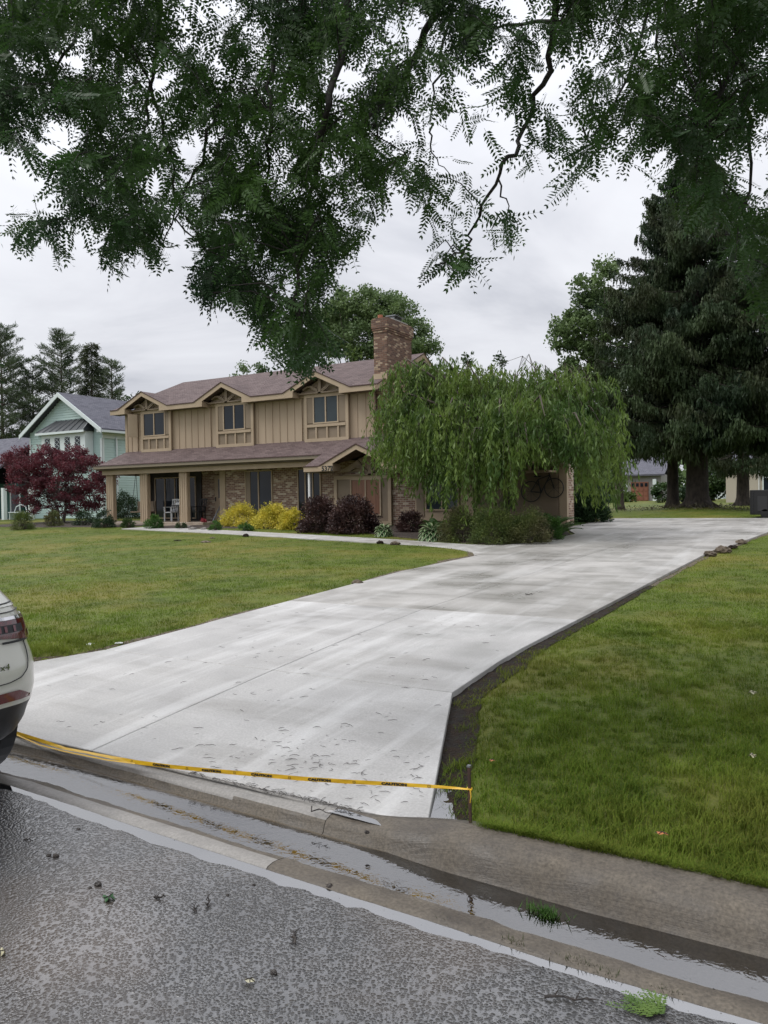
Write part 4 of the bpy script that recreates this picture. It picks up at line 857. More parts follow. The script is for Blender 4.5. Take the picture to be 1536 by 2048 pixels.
L_fern = leafmat('leaves_fern', (.035, .095, .018), (.08, .17, .03), 2.5, trans=.3)
L_pine = leafmat('needles_pine', (.050, .080, .042), (.12, .155, .080), .6, trans=.1, rough=.6)
L_spruce = leafmat('needles_spruce', (.014, .034, .014), (.056, .088, .032), .45, trans=.2, rough=.65, c3=(.040, .042, .016))
L_weep = leafmat('leaves_weeping', (.048, .100, .018), (.150, .220, .040), .8, trans=.35)
L_hosta = leafmat('leaves_hosta', (.04, .10, .035), (.09, .17, .06), 6, trans=.2)
L_edge = leafmat('leaves_hosta_pale', (.32, .38, .22), (.42, .46, .28), 6, trans=.2)
# ---- broadleaf trees beyond the house
def px_tree(label, px, pytop, Y, wpx, m, name='garden_tree', **k):
    """tree whose crown spans wpx photo pixels round px with its top at pytop"""
    p = aty(px, 990, Y); z = gz(Y); dep = (p - CP) @ CF; top = aty(px, pytop, Y)[2]; r_ = wpx / 2 / F_PX * dep; H = top - z
    el = k.pop('ell', None) or [(0, 0, H * .62, r_, r_ * .9, H * .38), (-.35 * r_, 0, H * .45, r_ * .75, r_ * .7, H * .3), (.3 * r_, 0, H * .5, r_ * .7, r_ * .7, H * .3)]
    return broad_tree(name, (p[0], Y, z), H, el, m, label, **k)
def map_tree(name, label, px, Y, H, ells, m, ry=2.2, **k):
    p = aty(px, 990, Y); z = gz(Y); el = []
    for (cx, cy, rx, ry_) in ells:
        c = aty(cx, cy, Y); dep = (c - CP) @ CF; el.append((c[0] - p[0], 0, c[2] - z, rx / F_PX * dep, ry, ry_ / F_PX * dep))
    return broad_tree(name, (p[0], Y, z), H, el, m, label, **k)
map_tree('shade_tree', 'large dark green shade tree rising behind the roof ridge and the chimney', 745, 54, 15, [(700, 622, 62, 44), (785, 628, 48, 46), (740, 675, 100, 50), (742, 610, 40, 34), (830, 655, 22, 12), (850, 692, 22, 12), (660, 660, 40, 60), (790, 690, 60, 40)], L_far, nclump=300, per=150, leaf=.2, crad=.85, trunk_r=.4)
px_tree('low light green round tree behind the roof left of the chimney', 690, 678, 44, 130, L_light, nclump=70, per=110, leaf=.15, crad=.8, trunk_r=.2)
px_tree('pale leafy tree behind the roof ridge under the hanging locust tips', 575, 668, 50, 120, L_mid, nclump=70, per=110, leaf=.2, crad=.9, gap=.1)
px_tree('small tree top peeping over the roof ridge at its middle', 505, 706, 52, 90, L_far, nclump=50, per=90, leaf=.2, crad=.7, gap=.1)
px_tree('slim tree to the right of the chimney behind the roof gable', 832, 655, 55, 80, L_far, nclump=50, per=100, leaf=.2, crad=.9)
px_tree('loose maple behind the weeping tree with open sprays against the sky', 955, 690, 44, 130, L_mid, nclump=80, per=80, leaf=.18, crad=.65, gap=.15)
px_tree('small maple sprays above the weeping tree top', 1000, 690, 46, 60, L_mid, nclump=40, per=60, leaf=.17, crad=.5)
# poplar like tree left of the spruces
p = aty(1190, 990, 47); z = gz(47)
el = []
for (cx, cy, rx, ry) in ((1205, 560, 30, 40), (1150, 660, 45, 40), (1125, 680, 25, 22), (1195, 640, 40, 60), (1180, 740, 60, 60), (1230, 690, 60, 90), (1170, 590, 10, 40), (1240, 800, 60, 90)):
    c = aty(cx, cy, 47); dep = (c - CP) @ CF; el.append((c[0] - p[0], 0, c[2] - z, rx / F_PX * dep, 2.0, ry / F_PX * dep))
broad_tree('poplar_tree', (p[0] + 1.5, 47, z), 15, [(a - 1.5, b, c, d, e_, f_) for a, b, c, d, e_, f_ in el], L_far, 'pale green poplar showing left of the dark spruces', nclump=260, per=90, leaf=.2, crad=.6, trunk_r=.25)
for i, (px_, top, Y, w_, lab) in enumerate([(240, 768, 74, 130, 'distant rounded tree just above the mint house roof'), (20, 860, 62, 160, 'dark hedge tree behind the low grey roof at the left edge'), (1425, 935, 88, 70, 'low rounded tree between the big spruce trunk and the beige house'), (1210, 925, 84, 60, 'dark tree beyond the evergreen bush by the garage corner'), (1330, 925, 110, 60, 'far tree behind the grey garage house'), (1560, 880, 84, 170, 'dense tree behind the beige house at the right edge'), (1180, 900, 100, 120, 'far tree mass left of the grey garage house'), (1475, 910, 105, 90, 'far tree over the beige house roof'), (1270, 880, 118, 120, 'tall far tree rising behind the brown garage door')]):
    px_tree(lab, px_, top, Y, w_, L_far if i % 2 else L_mid, nclump=60, per=70, leaf=.32, crad=1.0)
for px_, Y, w_, h_, lab, m in ((1255, 84, 34, 20, 'round pale grass clump on the far lawn before the brown garage door', L_light), (1218, 80, 24, 16, 'low shrub beside the pole on the far lawn', L_mid), (1375, 80, 40, 34, 'far green hedge shrub between the two spruce trunks', L_dark), (1325, 78, 36, 44, 'leafy shrub to the right of the brown garage door', L_mid), (1410, 90, 26, 16, 'small far shrub right of the big spruce trunk', L_light)):
    c = aty(px_, 998, Y); dep = (c - CP) @ CF; r_ = w_ / 2 / F_PX * dep; h = h_ / F_PX * dep
    broad_tree('far_shrub', (c[0], Y, gz(Y)), h, [(0, 0, h * .45, r_, r_, h * .5)], m, lab, 'shrub', nclump=26, per=60, leaf=.22, crad=r_ * .45, trunk_r=.05)
# far wooded skyline that closes the view between the houses
P = []
for a in np.linspace(-1.25, 1.15, 170):
    for q in range(3):
        dd = rng.uniform(150, 175); x_ = dd * (math.sin(a) ); y_ = dd * math.cos(a); P.append((x_ * 1. , y_, rng.uniform(1.5, 7.5)))
P = blob_points(np.array(P), 3.6, 60, .9); V, F_ = leaf_quads(P, 1.3, .7); tag(np_mesh('far_wood', V, F_, L_far, loc=(0, 150, 1)), 'far-off wood closing the horizon between the houses', 'wood', kind='stuff')
# ---- pines at the far left
def pine(label, px, pytop, Y, wpx, seed, group='pines behind the mint house', cat='pine tree', m=L_pine, droop=-.25, n=95, base_f=.18):
    r_ = np.random.default_rng(seed); p = aty(px, 990, Y); z = gz(Y); dep = (p - CP) @ CF; top = aty(px, pytop, Y)[2]; H = top - z; R_ = wpx / 2 / F_PX * dep
    b = np.array([p[0], Y, z]); root = empty('pine_tree', b, label, cat, group); k = MB(); k.tube([b - (0, 0, .2), b + (0, 0, H * .5), b + (0, 0, H)], [.3, .18, .03], 7); pts = []; dirs = []
    for i in range(n):
        t = base_f + (1 - base_f) * ((i + r_.random()) / n); a = r_.random() * 6.283; ln = R_ * 1.45 * (1.08 - t) ** .6 * r_.uniform(.35, 1.1); s = b + np.array([0, 0, H * t]); dr_ = np.array([math.cos(a), math.sin(a), -droop * 1.9 * (.3 + t)])
        e_ = s + dr_ * ln; k.tube([s, s + dr_ * ln * .5 + np.array([0, 0, -.05 * ln]), e_], [.05, .03, .01], 4, cap=False)
        m_ = int(30 + ln * 34); q = r_.uniform(.18, 1.08, m_) ** .8; sd_ = np.array([-math.sin(a), math.cos(a), 0]); wd = (.16 + .30 * ln * q * (1.15 - q)) * r_.normal(size=m_)
        c_ = s + dr_ * (ln * q)[:, None] + sd_ * wd[:, None] + np.array([0, 0, 1]) * (r_.normal(size=m_) * .07 + np.abs(wd) * .25)[:, None]; pts.append(c_); dirs.append(dr_ * .9 + sd_ * np.sign(wd)[:, None] * .6 + np.array([0, 0, .35]) + r_.normal(size=(m_, 3)) * .3)
    P = np.concatenate(pts); D = unit(np.concatenate(dirs)); V, F_ = leaf_quads(P, .34, .17, dirs=D); V2, F2 = leaf_quads(P + rng.normal(size=P.shape) * .1, .28, .17, dirs=D + rng.normal(size=D.shape) * .5)
    V, F_ = merge([(V, F_), (V2, F2)]); np_mesh('crown', V, F_, m, root)['kind'] = 'stuff'; k.build('trunk', M_bark, root, smooth=True); return root
pine('tall open pine cut by the left edge of the picture', 8, 656, 60, 150, 1, n=190)
pine('feathery pine behind the mint house gable peak', 128, 672, 66, 130, 2, n=190)
pine('narrow spire-topped spruce behind the mint roof', 188, 686, 62, 84, 3, m=leafmat('needles_dull', (.040, .058, .030), (.082, .098, .048), .6, trans=.1), droop=.2, n=230, group=None, cat='spruce tree')
pine('spreading pine at the right of the group behind the mint roof', 228, 725, 68, 95, 4, n=120)
pine('shorter pine between the left edge pine and the mint gable', 70, 740, 64, 110, 5, n=120)
# ---- the big Norway spruces at the end of the driveway
def spruce(label, px, pybase, pytop, Y, R_, seed, tr=.5, n=230, zlow=.17, name='spruce_tree', shape=.8):
    r_ = np.random.default_rng(seed); p = aty(px, pybase, Y); z = ground_z(p[0], Y) - .05; b = np.array([p[0], Y, float(z)]); H = aty(px, pytop, Y)[2] - z
    root = empty(name, b, label, 'spruce tree', 'dark spruces at the end of the driveway'); k = MB(); lean = r_.normal(size=2) * .15
    k.tube([b - (0, 0, .3), b + (0, 0, .12), b + (0, 0, .6), b + (lean[0] * .5, lean[1] * .5, H * .5), b + (lean[0], lean[1], H)], [tr * 1.9, tr * 1.35, tr, tr * .55, .03], 12, cap=False)
    for a in np.linspace(0, 6.28, 8)[:-1]:
        a += r_.normal() * .2; k.tube([b + (math.cos(a) * tr * .6, math.sin(a) * tr * .6, .35), b + (math.cos(a) * tr * 1.5, math.sin(a) * tr * 1.5, .05), b + (math.cos(a) * tr * 2.3, math.sin(a) * tr * 2.3, -.15)], [tr * .4, tr * .28, .04], 6, cap=False)
    PV = []; PD = []; PL = []
    for i in range(n):
        wn = int((1 - zlow) * H / .62); t = zlow + (1 - zlow) * (np.floor((i + .5) / n * wn) + .5 + r_.normal() * .13) / wn
        if r_.random() < .07: continue
        t = min(t, .995); a = r_.random() * 6.283; ln = R_ * ((1.03 - t) ** shape) * r_.uniform(.65, 1.08) * (1 + .15 * math.sin(a * 2 + seed)) + .25
        s = b + np.array([lean[0] * t, lean[1] * t, H * t]); h = np.array([math.cos(a), math.sin(a), 0])
        q = np.linspace(0, 1, 8)[:, None]; c = s + h * ln * q + np.array([0, 0, 1.]) * (-(.50 if t < .6 else .30) * ln * np.sin(q * 1.9) * .55 + .16 * ln * q ** 3 + (.12 * ln * q if t > .8 else 0)); k.tube(list(c), list(np.linspace(.055 * (1.3 - t), .012, 8)), 4, cap=False)
        m_ = int(44 + ln * 44); u = r_.uniform(.18, 1.03, m_) ** .8; u = np.clip(u, 0, 1); x_ = np.stack([np.interp(u, q[:, 0], c[:, j]) for j in range(3)], 1)
        side = np.array([-h[1], h[0], 0]); sw = r_.normal(size=m_) * (.10 + .16 * ln * (1.15 - u) * .9); x_ = x_ + side * sw[:, None] + np.array([0, 0, 1]) * (-.35 * np.abs(sw))[:, None]
        PV.append(x_); PL.append(r_.uniform(.22, .62, m_) * (.7 + .5 * (1 - t))); PD.append(np.stack([r_.normal(size=m_) * .16, r_.normal(size=m_) * .16, -np.ones(m_)], 1))
        # needles lying along the branch top
        m2 = int(10 + ln * 7); u = r_.random(m2); y_ = np.stack([np.interp(u, q[:, 0], c[:, j]) for j in range(3)], 1) + r_.normal(size=(m2, 3)) * .06
        PV.append(y_); PL.append(r_.uniform(.15, .3, m2)); PD.append(np.tile(h, (m2, 1)) + side * r_.normal(size=(m2, 1)) * .9 + np.array([0, 0, -.25]))
    P = np.concatenate(PV); D = unit(np.concatenate(PD)); Ln = np.concatenate(PL); n_ = len(P)
    # every branchlet: three short ragged tufts down its length
    parts = []
    for j, (f0, f1, w_) in enumerate(((0, .5, .045), (.3, .8, .042), (.62, 1.05, .028))):
        w = unit(np.cross(D, unit(rng.normal(size=(n_, 3))))) * w_ * rng.uniform(.6, 1.3, n_)[:, None]; a = P + D * (Ln * f0)[:, None]; e_ = P + (D + rng.normal(size=(n_, 3)) * .10) * (Ln * f1)[:, None]; md = a * .45 + e_ * .55
        parts.append((np.stack([a, md + w, e_, md - w], 1).reshape(-1, 3), np.arange(4 * n_).reshape(n_, 4)))
    V, F_ = merge(parts); np_mesh('crown', V, F_, L_spruce, root)['kind'] = 'stuff'; k.build('trunk', M_barks, root, smooth=True); return root
spruce('largest dark spruce with the thick flared trunk at the end of the driveway', 1395, 1028, 325, 41.5, 5.7, 11, tr=.56, n=280, shape=.5, zlow=.25)
spruce('dark spruce with the thinner trunk just left of the thickest one', 1346, 1028, 395, 42.5, 5.3, 12, tr=.30, n=240, shape=.48, zlow=.24)
spruce('dark spruce filling the right edge with its trunk out of the picture', 1580, 1030, 380, 40, 5.0, 13, tr=.4, n=210, shape=.55, zlow=.25)
spruce('far brown-trunked spruce before the beige house', 1486, 1012, 560, 58, 4.6, 14, tr=.42, n=150, shape=.6, zlow=.2)
# debris ring below the thick spruce
c = np.array([-5.9, 41.0, 0]); P = np.stack([c[0] + rng.normal(size=900) * 1.6, c[1] - .6 + rng.normal(size=900) * .9, np.zeros(900)], 1); P[:, 2] = ground_z(P[:, 0], P[:, 1]) + rng.uniform(0, .16, 900); V, F_ = leaf_quads(P, .13, .25); tag(np_mesh('fallen_branches', V, F_, leafmat('dry_litter', (.05, .05, .025), (.10, .085, .05), 3), loc=c), 'low litter of fallen spruce twigs round the thick trunk', 'litter', kind='stuff')
# ---- weeping tree in front of the garage
def weeping():
    r_ = np.random.default_rng(5); bx, by = aty(1000, 1060, 21.0)[0], 21.0; b = np.array([bx, by, gz(by)]); root = empty('weeping_tree', b, 'broad weeping tree with drooping green strands hiding the garage front', 'tree')
    k = MB(); fork = b + (.35, 0, 1.5); k.tube([b - (0, 0, .1), b + (.05, 0, .6), b + (.25, .0, 1.1), fork], [.24, .19, .17, .15], 10, cap=False)
    # arching crown surface given as knee points of the limbs (photo column, photo row, distance from the street)
    knees = [(815, 722, 20.3, .6), (815, 790, 19.8, .6), (848, 726, 20.8, .5), (885, 718, 21.5, .6), (935, 730, 20.5, .6), (985, 745, 21.6, .6), (1030, 752, 20.3, .5), (1075, 735, 21.2, .6), (1110, 750, 20.0, .6), (1140, 742, 20.8, .6), (1170, 758, 21.0, .6), (1180, 815, 20.6, .5), (1192, 870, 21.5, .5), (905, 800, 19.0, .5), (1000, 800, 18.8, .6), (1080, 795, 18.7, .6), (1150, 830, 18.9, .5), (805, 860, 19.8, .5), (850, 830, 18.9, .5), (1050, 850, 18.5, .5), (950, 860, 18.6, .5), (1150, 870, 19.2, .5), (890, 780, 22.6, .5), (1000, 760, 23, .5), (1120, 780, 22.6, .5), (800, 800, 21.4, .4)]
    V_ = []; starts = []
    for (px_, py_, Y, _) in knees:
        K = aty(px_, py_, Y); m1 = fork + (K - fork) * .35 + np.array([0, 0, .55]); m2 = fork + (K - fork) * .75 + np.array([0, 0, .42]); e_ = K + (K - fork) * np.array([.13, .13, 0]) + np.array([0, 0, -.5])
        L0 = [fork, m1, m2, K + (0, 0, .05), e_]; k.tube(L0, [.085, .06, .04, .025, .01], 5, cap=False)
        c = np.array([fork, m1, m2, K, e_]); tt = np.linspace(0, 1, 5)
        for i in range(72):
            u = r_.uniform(.35, 1.0); s = np.array([np.interp(u, tt, c[:, j]) for j in range(3)]) + r_.normal(size=3) * (.34, .34, .14); starts.append(s)
    P = []; D = []
    for s in starts:
        a = r_.random() * 6.28; out = (s - fork); out[2] = 0; out = out / (np.linalg.norm(out) + .1) * .6 + np.array([math.cos(a), math.sin(a), 0]) * .5
        # strands stop well above the bed, shorter over the open middle
        q = proj(s)[0][0]; zend = 1.5 + (r_.random() ** 1.5) * 2.0 + .9 * float(vnoise(s[0] * 1., s[1] * 1., 1.3, 51))
        if 1030 < q < 1140: zend = max(zend, 2.55 + r_.random() * .8)
        elif 770 < q < 860: zend = max(zend, 1.95 - .3 * (q - 770) / 90 + r_.random() * .6 + (.5 if q < 815 else 0))
        elif 860 <= q <= 1030: zend = 1.0 + r_.random() * 1.5
        elif q >= 1140: zend = 1.45 + r_.random() ** 1.3 * 1.9
        ln = max(.5, min(s[2] - zend, r_.uniform(.7, 2.9))); m_ = int(ln * 17); t = np.linspace(0, 1, m_)[:, None]
        hx = out * .42 * np.sqrt(t) ; x_ = s + hx + np.array([0, 0, 1]) * (.10 * np.sin(t * 3.1) * (t < .3) - ln * t ** 1.15) + np.array([math.cos(a * 3), math.sin(a * 3), 0]) * .05 * np.sin(t * 7 + a)
        P.append(x_ + r_.normal(size=x_.shape) * .018); D.append(np.stack([r_.normal(size=m_) * .3, r_.normal(size=m_) * .3, -1.3 * np.ones(m_)], 1))
        if r_.random() < .35: k.tube([x_[0], x_[m_ // 3], x_[2 * m_ // 3], x_[-1]], [.006, .005, .004, .003], 3, cap=False)
    P = np.concatenate(P); D = unit(np.concatenate(D)); V, F_ = leaf_quads(P, .155, .25, dirs=D); V2, F2 = leaf_quads(P + r_.normal(size=P.shape) * .03, .12, .25, dirs=D * 1.2); V, F_ = merge([(V, F_), (V2, F2)])
    np_mesh('crown', V, F_, L_weep, root)['kind'] = 'stuff'; 
    # bare arching twigs over the top
    for px_, py_ in ((1045, 712), (1058, 708), (1070, 722), (1090, 730), (1130, 726), (1160, 730), (935, 722)):
        K = aty(px_, py_, 21); 
        for q in range(3):
            e_ = K + np.array([r_.normal() * .35, r_.normal() * .2, -.55 - .2 * r_.random()]); k.tube([K + (r_.normal() * .25, 0, -.6), K + (0, 0, .0), K * .5 + e_ * .5 + (0, 0, .12), e_], [.012, .008, .006, .003], 3, cap=False)
    k.build('trunk', M_bark, root, smooth=True); return root
weeping()
# ---- red maple on the left lawn
def maple():
    b = gp(122, 1046); root = empty('red_maple', b, 'spreading dark red maple in front of the mint house', 'tree'); dep = (b - CP) @ CF; k = MB(); cl = []
    for (cx, cy, rx, ry, nn_) in ((70, 915, 60, 25, 26), (130, 920, 70, 26, 32), (175, 945, 45, 35, 22), (60, 960, 50, 40, 24), (120, 965, 60, 40, 34), (190, 985, 30, 30, 12), (20, 925, 28, 18, 9), (120, 1005, 55, 28, 18), (60, 1000, 25, 25, 9), (205, 955, 25, 25, 9), (95, 940, 50, 40, 24), (160, 1010, 40, 20, 9), (25, 945, 20, 12, 5)):
        for i in range(int(nn_ * 1.7)):
            a, r_ = rng.random() * 6.28, rng.random() ** .5; c = atd(cx + rx * r_ * math.cos(a), cy + ry * r_ * math.sin(a), dep + rng.normal() * .9); cl.append(c)
    cl = np.array(cl); P = blob_points(cl, .34 * rng.uniform(.6, 1.3, len(cl)), 130, .6); V, F_ = leaf_quads(P, .085, .5, flat=.5, down=.1); np_mesh('crown', V, F_, L_red, root)['kind'] = 'stuff'
    for j in range(4):
        a = j * 1.6; f_ = b + np.array([math.cos(a) * .12, math.sin(a) * .12, 0]); kn = b + np.array([math.cos(a) * .5, math.sin(a) * .4, 1.2]); k.tube([f_ - (0, 0, .1), (f_ + kn) / 2 + (0, .05, .1), kn], [.09, .07, .055], 6, cap=False)
        for c in cl[rng.permutation(len(cl))[:14]]: k.tube([kn, (kn + c) / 2 + (0, 0, .15), c], [.04, .022, .008], 4, cap=False)
    k.build('trunk', M_barkg, root, smooth=True)
maple()
# ---- shrubs
def shrub(label, px, pyb, wpx, hpx, m, name='shrub', nclump=60, per=90, leaf=.05, aspect=.5, cr=.16, group=None, Y=None, up=0., flat=.9, stems=18, cat='shrub', depth_f=.8, dirs_out=True):
    b = gp(px, pyb) if Y is None else np.array([aty(px, pyb, Y)[0], Y, gz(Y)]); dep = (b - CP) @ CF; rx = wpx / 2 / F_PX * dep; h = hpx / F_PX * dep
    b = b + CF * np.array([1, 1, 0]) * rx * .35; b[2] = gz(b[1]) + .02
    root = empty(name, b, label, cat, group); d = unit(rng.normal(size=(nclump, 3))); d[:, 2] = np.abs(d[:, 2]) * 1.0 - .12; r_ = rng.uniform(.5, 1.0, nclump) ** .5; cl = b + d * r_[:, None] * np.array([rx, rx * depth_f, h]) * .86 + np.array([0, 0, h * .06])
    cl[:, 2] = np.maximum(cl[:, 2], b[2] + .06); P = blob_points(cl, cr * rx * 2 * rng.uniform(.7, 1.25, nclump), per, .8); P = P[P[:, 2] > b[2]]
    D = unit(P - (b + (0, 0, h * .2))); D[:, 2] += up; V, F_ = leaf_quads(P, leaf, aspect, dirs=D + rng.normal(size=D.shape) * .55); np_mesh('foliage', V, F_, m, root)['kind'] = 'stuff'
    k = MB()
    for c in cl[:stems]: k.tube([b + rng.normal(size=3) * (.06, .06, 0), (b + c) / 2 + (0, 0, .05), c], [.014, .009, .003], 4, cap=False)
    k.build('stem', M_bark, root); return root
gy = 'golden shrubs along the porch bed'
shrub('leftmost golden mop shrub touching the walkway bed', 480, 1054, 92, 50, L_yel, 'golden_shrub', nclump=70, per=150, leaf=.07, aspect=.28, up=-.5, group=gy)
shrub('widest golden mop shrub in the middle of the three', 541, 1058, 88, 54, L_yel, 'golden_shrub', nclump=80, per=150, leaf=.07, aspect=.28, up=-.5, group=gy)
shrub('rightmost golden shrub beside the dark purple bushes', 586, 1060, 62, 50, L_yel, 'golden_shrub', nclump=60, per=140, leaf=.07, aspect=.28, up=-.5, group=gy)
gp_ = 'dark purple bushes in the front bed'
shrub('left dark purple bush growing right of the golden shrubs', 638, 1066, 92, 82, L_purple, 'purple_bush', nclump=110, per=90, leaf=.07, group=gp_, stems=40)
shrub('larger dark purple bush in front of the copper curtained window', 706, 1068, 112, 84, L_purple, 'purple_bush', nclump=130, per=90, leaf=.07, group=gp_, stems=40)
shrub('small dark purple bush between the two hostas', 822, 1066, 66, 48, L_purple, 'purple_bush', nclump=60, per=90, leaf=.05, group=gp_)
gs = 'spirea mounds in the driveway bed'
shrub('left spirea mound beside the wide hosta', 925, 1086, 96, 88, L_spirea, 'spirea_shrub', nclump=100, per=120, leaf=.035, group=gs)
shrub('middle spirea mound of the driveway bed', 990, 1091, 110, 92, L_spirea, 'spirea_shrub', nclump=110, per=130, leaf=.035, group=gs)
shrub('right spirea mound next to the driveway', 1062, 1090, 100, 86, L_spirea, 'spirea_shrub', nclump=100, per=130, leaf=.035, group=gs)
shrub('low green mound spilling to the driveway edge', 1100, 1082, 62, 62, L_fern, 'spirea_shrub', nclump=60, per=110, leaf=.04, group=gs)
shrub('bushy evergreen shrub beyond the garage brick corner', 1186, 1036, 76, 92, L_dark, 'evergreen_shrub', nclump=170, per=120, leaf=.09, aspect=.3, up=.9, Y=27.2)
shrub('round leafy green shrub in front of the first porch post', 305, 1058, 40, 32, L_fern, nclump=40, per=90, leaf=.05)
shrub('small green shrub with a pale stake left of the first post', 254, 1056, 30, 22, L_mid, nclump=30, per=70, leaf=.05)
shrub('dark low shrub below the porch corner beside the maple', 205, 1056, 50, 42, L_dark, nclump=50, per=90, leaf=.05)
shrub('tiny grey-green shrub in the mulch near the porch step', 362, 1058, 26, 14, L_mid, nclump=16, per=60, leaf=.04)
shrub('small green mound left of the golden shrubs', 430, 1062, 30, 22, L_fern, nclump=24, per=70, leaf=.04)
shrub('low green mound under the middle golden shrub', 490, 1063, 34, 18, L_fern, nclump=24, per=70, leaf=.04)
shrub('dull pinkish spirea at the far left of the maple', 42, 1060, 56, 44, L_spirea, nclump=60, per=90, leaf=.05)
shrub('olive green young shrub under the red maple', 104, 1054, 40, 38, L_spirea, nclump=40, per=80, leaf=.05)
shrub('dark shrub in shade right of the maple trunk', 165, 1052, 50, 36, L_dark, nclump=40, per=80, leaf=.05)
shrub('dark yew hedge seen through the open porch end', 250, 1046, 66, 66, L_dark, 'yew_hedge', Y=30.2, nclump=90, per=110, leaf=.06, cat='hedge')
shrub('tiny red-leaved plant on the porch edge', 404, 1046, 18, 16, leafmat('leaves_crimson', (.25, .03, .04), (.4, .06, .08), 6), 'potted_plant', nclump=12, per=30, leaf=.06, Y=24.6, cat='plant')
# ferns behind the spirea
M_fr = L_fern
def fern(px, py, Y, s, label, group):
    b = np.array([aty(px, py, Y)[0], Y, gz(Y) + .02]); r_ = empty('fern', b, label, 'fern', group)
    for i in range(16):
        a = i * 2.4 + rng.normal() * .2; el_ = rng.uniform(.8, 1.3); ln = s * rng.uniform(.75, 1.1); t = np.linspace(0, 1, 22); h = np.array([math.cos(a), math.sin(a), 0])
        C_ = b + h * (ln * np.cos(el_) * t + .45 * ln * t ** 2)[:, None] + np.array([0, 0, 1]) * (ln * np.sin(el_) * t - .45 * ln * t ** 2.2)[:, None]; side = np.array([-h[1], h[0], 0]); w = (.17 * ln * np.sin(np.clip(t * 1.05 + .08, 0, 1) * 3.0)).clip(.01)
        V = []; 
        for j in range(21):
            for q in (-1, 1): V += [C_[j], C_[j] * .4 + C_[j + 1] * .6 + side * q * w[j] * .5 + (0, 0, .01), C_[j] + side * q * w[j] + h * .02 + (0, 0, -.02), C_[j] + side * q * w[j] * .5 - h * .012]
        V = np.array(V); np_mesh('frond', V, np.arange(len(V)).reshape(-1, 4), M_fr, r_)
gf = 'ferns behind the spirea mounds'
for px_, Y, s, lb in ((960, 21.2, 1.05, 'fern at the left behind the middle spirea'), (1010, 20.9, 1.1, 'tallest fern below the weeping strands'), (1055, 21.0, 1.1, 'fern in front of the bicycle ornament'), (1095, 21.4, 1.1, 'fern arching towards the garage corner post'), (1115, 20.6, .9, 'fern nearest to the driveway edge'), (905, 21.0, .85, 'fern behind the left spirea mound'), (870, 22.0, .8, 'fern under the tall right window')): fern(px_, 1040, Y, s, lb, gf)
# hostas with single leaves
def hosta(px, py, wpx, label, nleaf=60):
    b = gp(px, py); dep = (b - CP) @ CF; R_ = wpx / 2 / F_PX * dep; b = b + CF * np.array([1, 1, 0]) * R_ * .5; b[2] = gz(b[1]) + .03; r_ = empty('hosta', b, label, 'hosta', 'hostas in the front bed')
    for i in range(nleaf):
        a = i * 2.39996; ring_ = (i / nleaf) ** .6; ln = R_ * (.35 + .62 * ring_); h = np.array([math.cos(a), math.sin(a), 0]); side = np.array([-h[1], h[0], 0]); z0 = R_ * (.95 - .75 * ring_)
        t = np.array([0, .25, .5, .75, 1.0]); st = b + h * ln * .25 + np.array([0, 0, z0 * .55]); L_ = R_ * .52 * rng.uniform(.8, 1.15); up_ = 1.0 - .9 * ring_
        C_ = st + h * (L_ * t)[:, None] * .9 + np.array([0, 0, 1]) * (L_ * (up_ * t - .95 * t ** 2 * (.6 + .5 * ring_)))[:, None]; w = np.array([.02, .2, .24, .16, .0]) * L_; V = []; F1 = []; F2 = []
        for j in range(5): V += [C_[j] - side * w[j] + (0, 0, .1 * w[j]), C_[j] - side * w[j] * .62, C_[j] - (0, 0, .18 * w[j]), C_[j] + side * w[j] * .62, C_[j] + side * w[j] + (0, 0, .1 * w[j])]
        me_f = []; mi = []
        for j in range(4):
            for q in range(4): me_f.append((j * 5 + q, j * 5 + q + 1, j * 5 + q + 6, j * 5 + q + 5)); mi.append(1 if q in (0, 3) else 0)
        o = np_mesh('leaf', np.array(V), np.array(me_f), L_hosta, r_, smooth=True); o.data.materials.append(L_edge); o.data.polygons.foreach_set('material_index', mi)
    k = MB()
    for i in range(14): a = i * 2.4; k.tube([b, b + np.array([math.cos(a) * R_ * .3, math.sin(a) * R_ * .3, R_ * .45])], [.01, .006], 4)
    k.build('stem', L_hosta, r_)
hosta(768, 1074, 66, 'smaller round hosta between purple bushes', 60)
hosta(866, 1084, 96, 'wide white-edged hosta left of the spirea mounds', 90)
# stones round the step, bird feeder pole, small stake
for (px_, py_, s, lb) in ((385, 1060, .16, 'dark flat stone at the walkway edge by the step'), (408, 1060, .12, 'grey rounded stone in the mulch by the step'), (378, 1056, .10, 'pale stone behind the flat dark stone')):
    p = gp(px_, py_); o = None; bm = bmesh.new(); bmesh.ops.create_icosphere(bm, subdivisions=2, radius=s)
    for v in bm.verts: v.co *= 1 + .18 * math.sin(v.co.x * 31 + v.co.y * 17 + px_); v.co.z *= .45
    me = bpy.data.meshes.new('bed_stone'); bm.to_mesh(me); bm.free(); o = link_mesh('bed_stone', me, mat('stone', (.12, .11, .10), (.24, .22, .2), scale=9, rough=.8), loc=p + (0, 0, .05)); tag(o, lb, 'stone')
p = gp(1217, 1022); fp = empty('feeder_pole', p, 'thin dark pole on the lawn right of the evergreen shrub', 'pole'); MB().tube([p, p + (0, 0, 1.5)], .02, 6).build('pole', M_black, fp); MB().box(p[0] - .12, p[0] + .12, p[1] - .12, p[1] + .12, p[2] + 1.5, p[2] + 1.56).build('tray', M_black, fp)
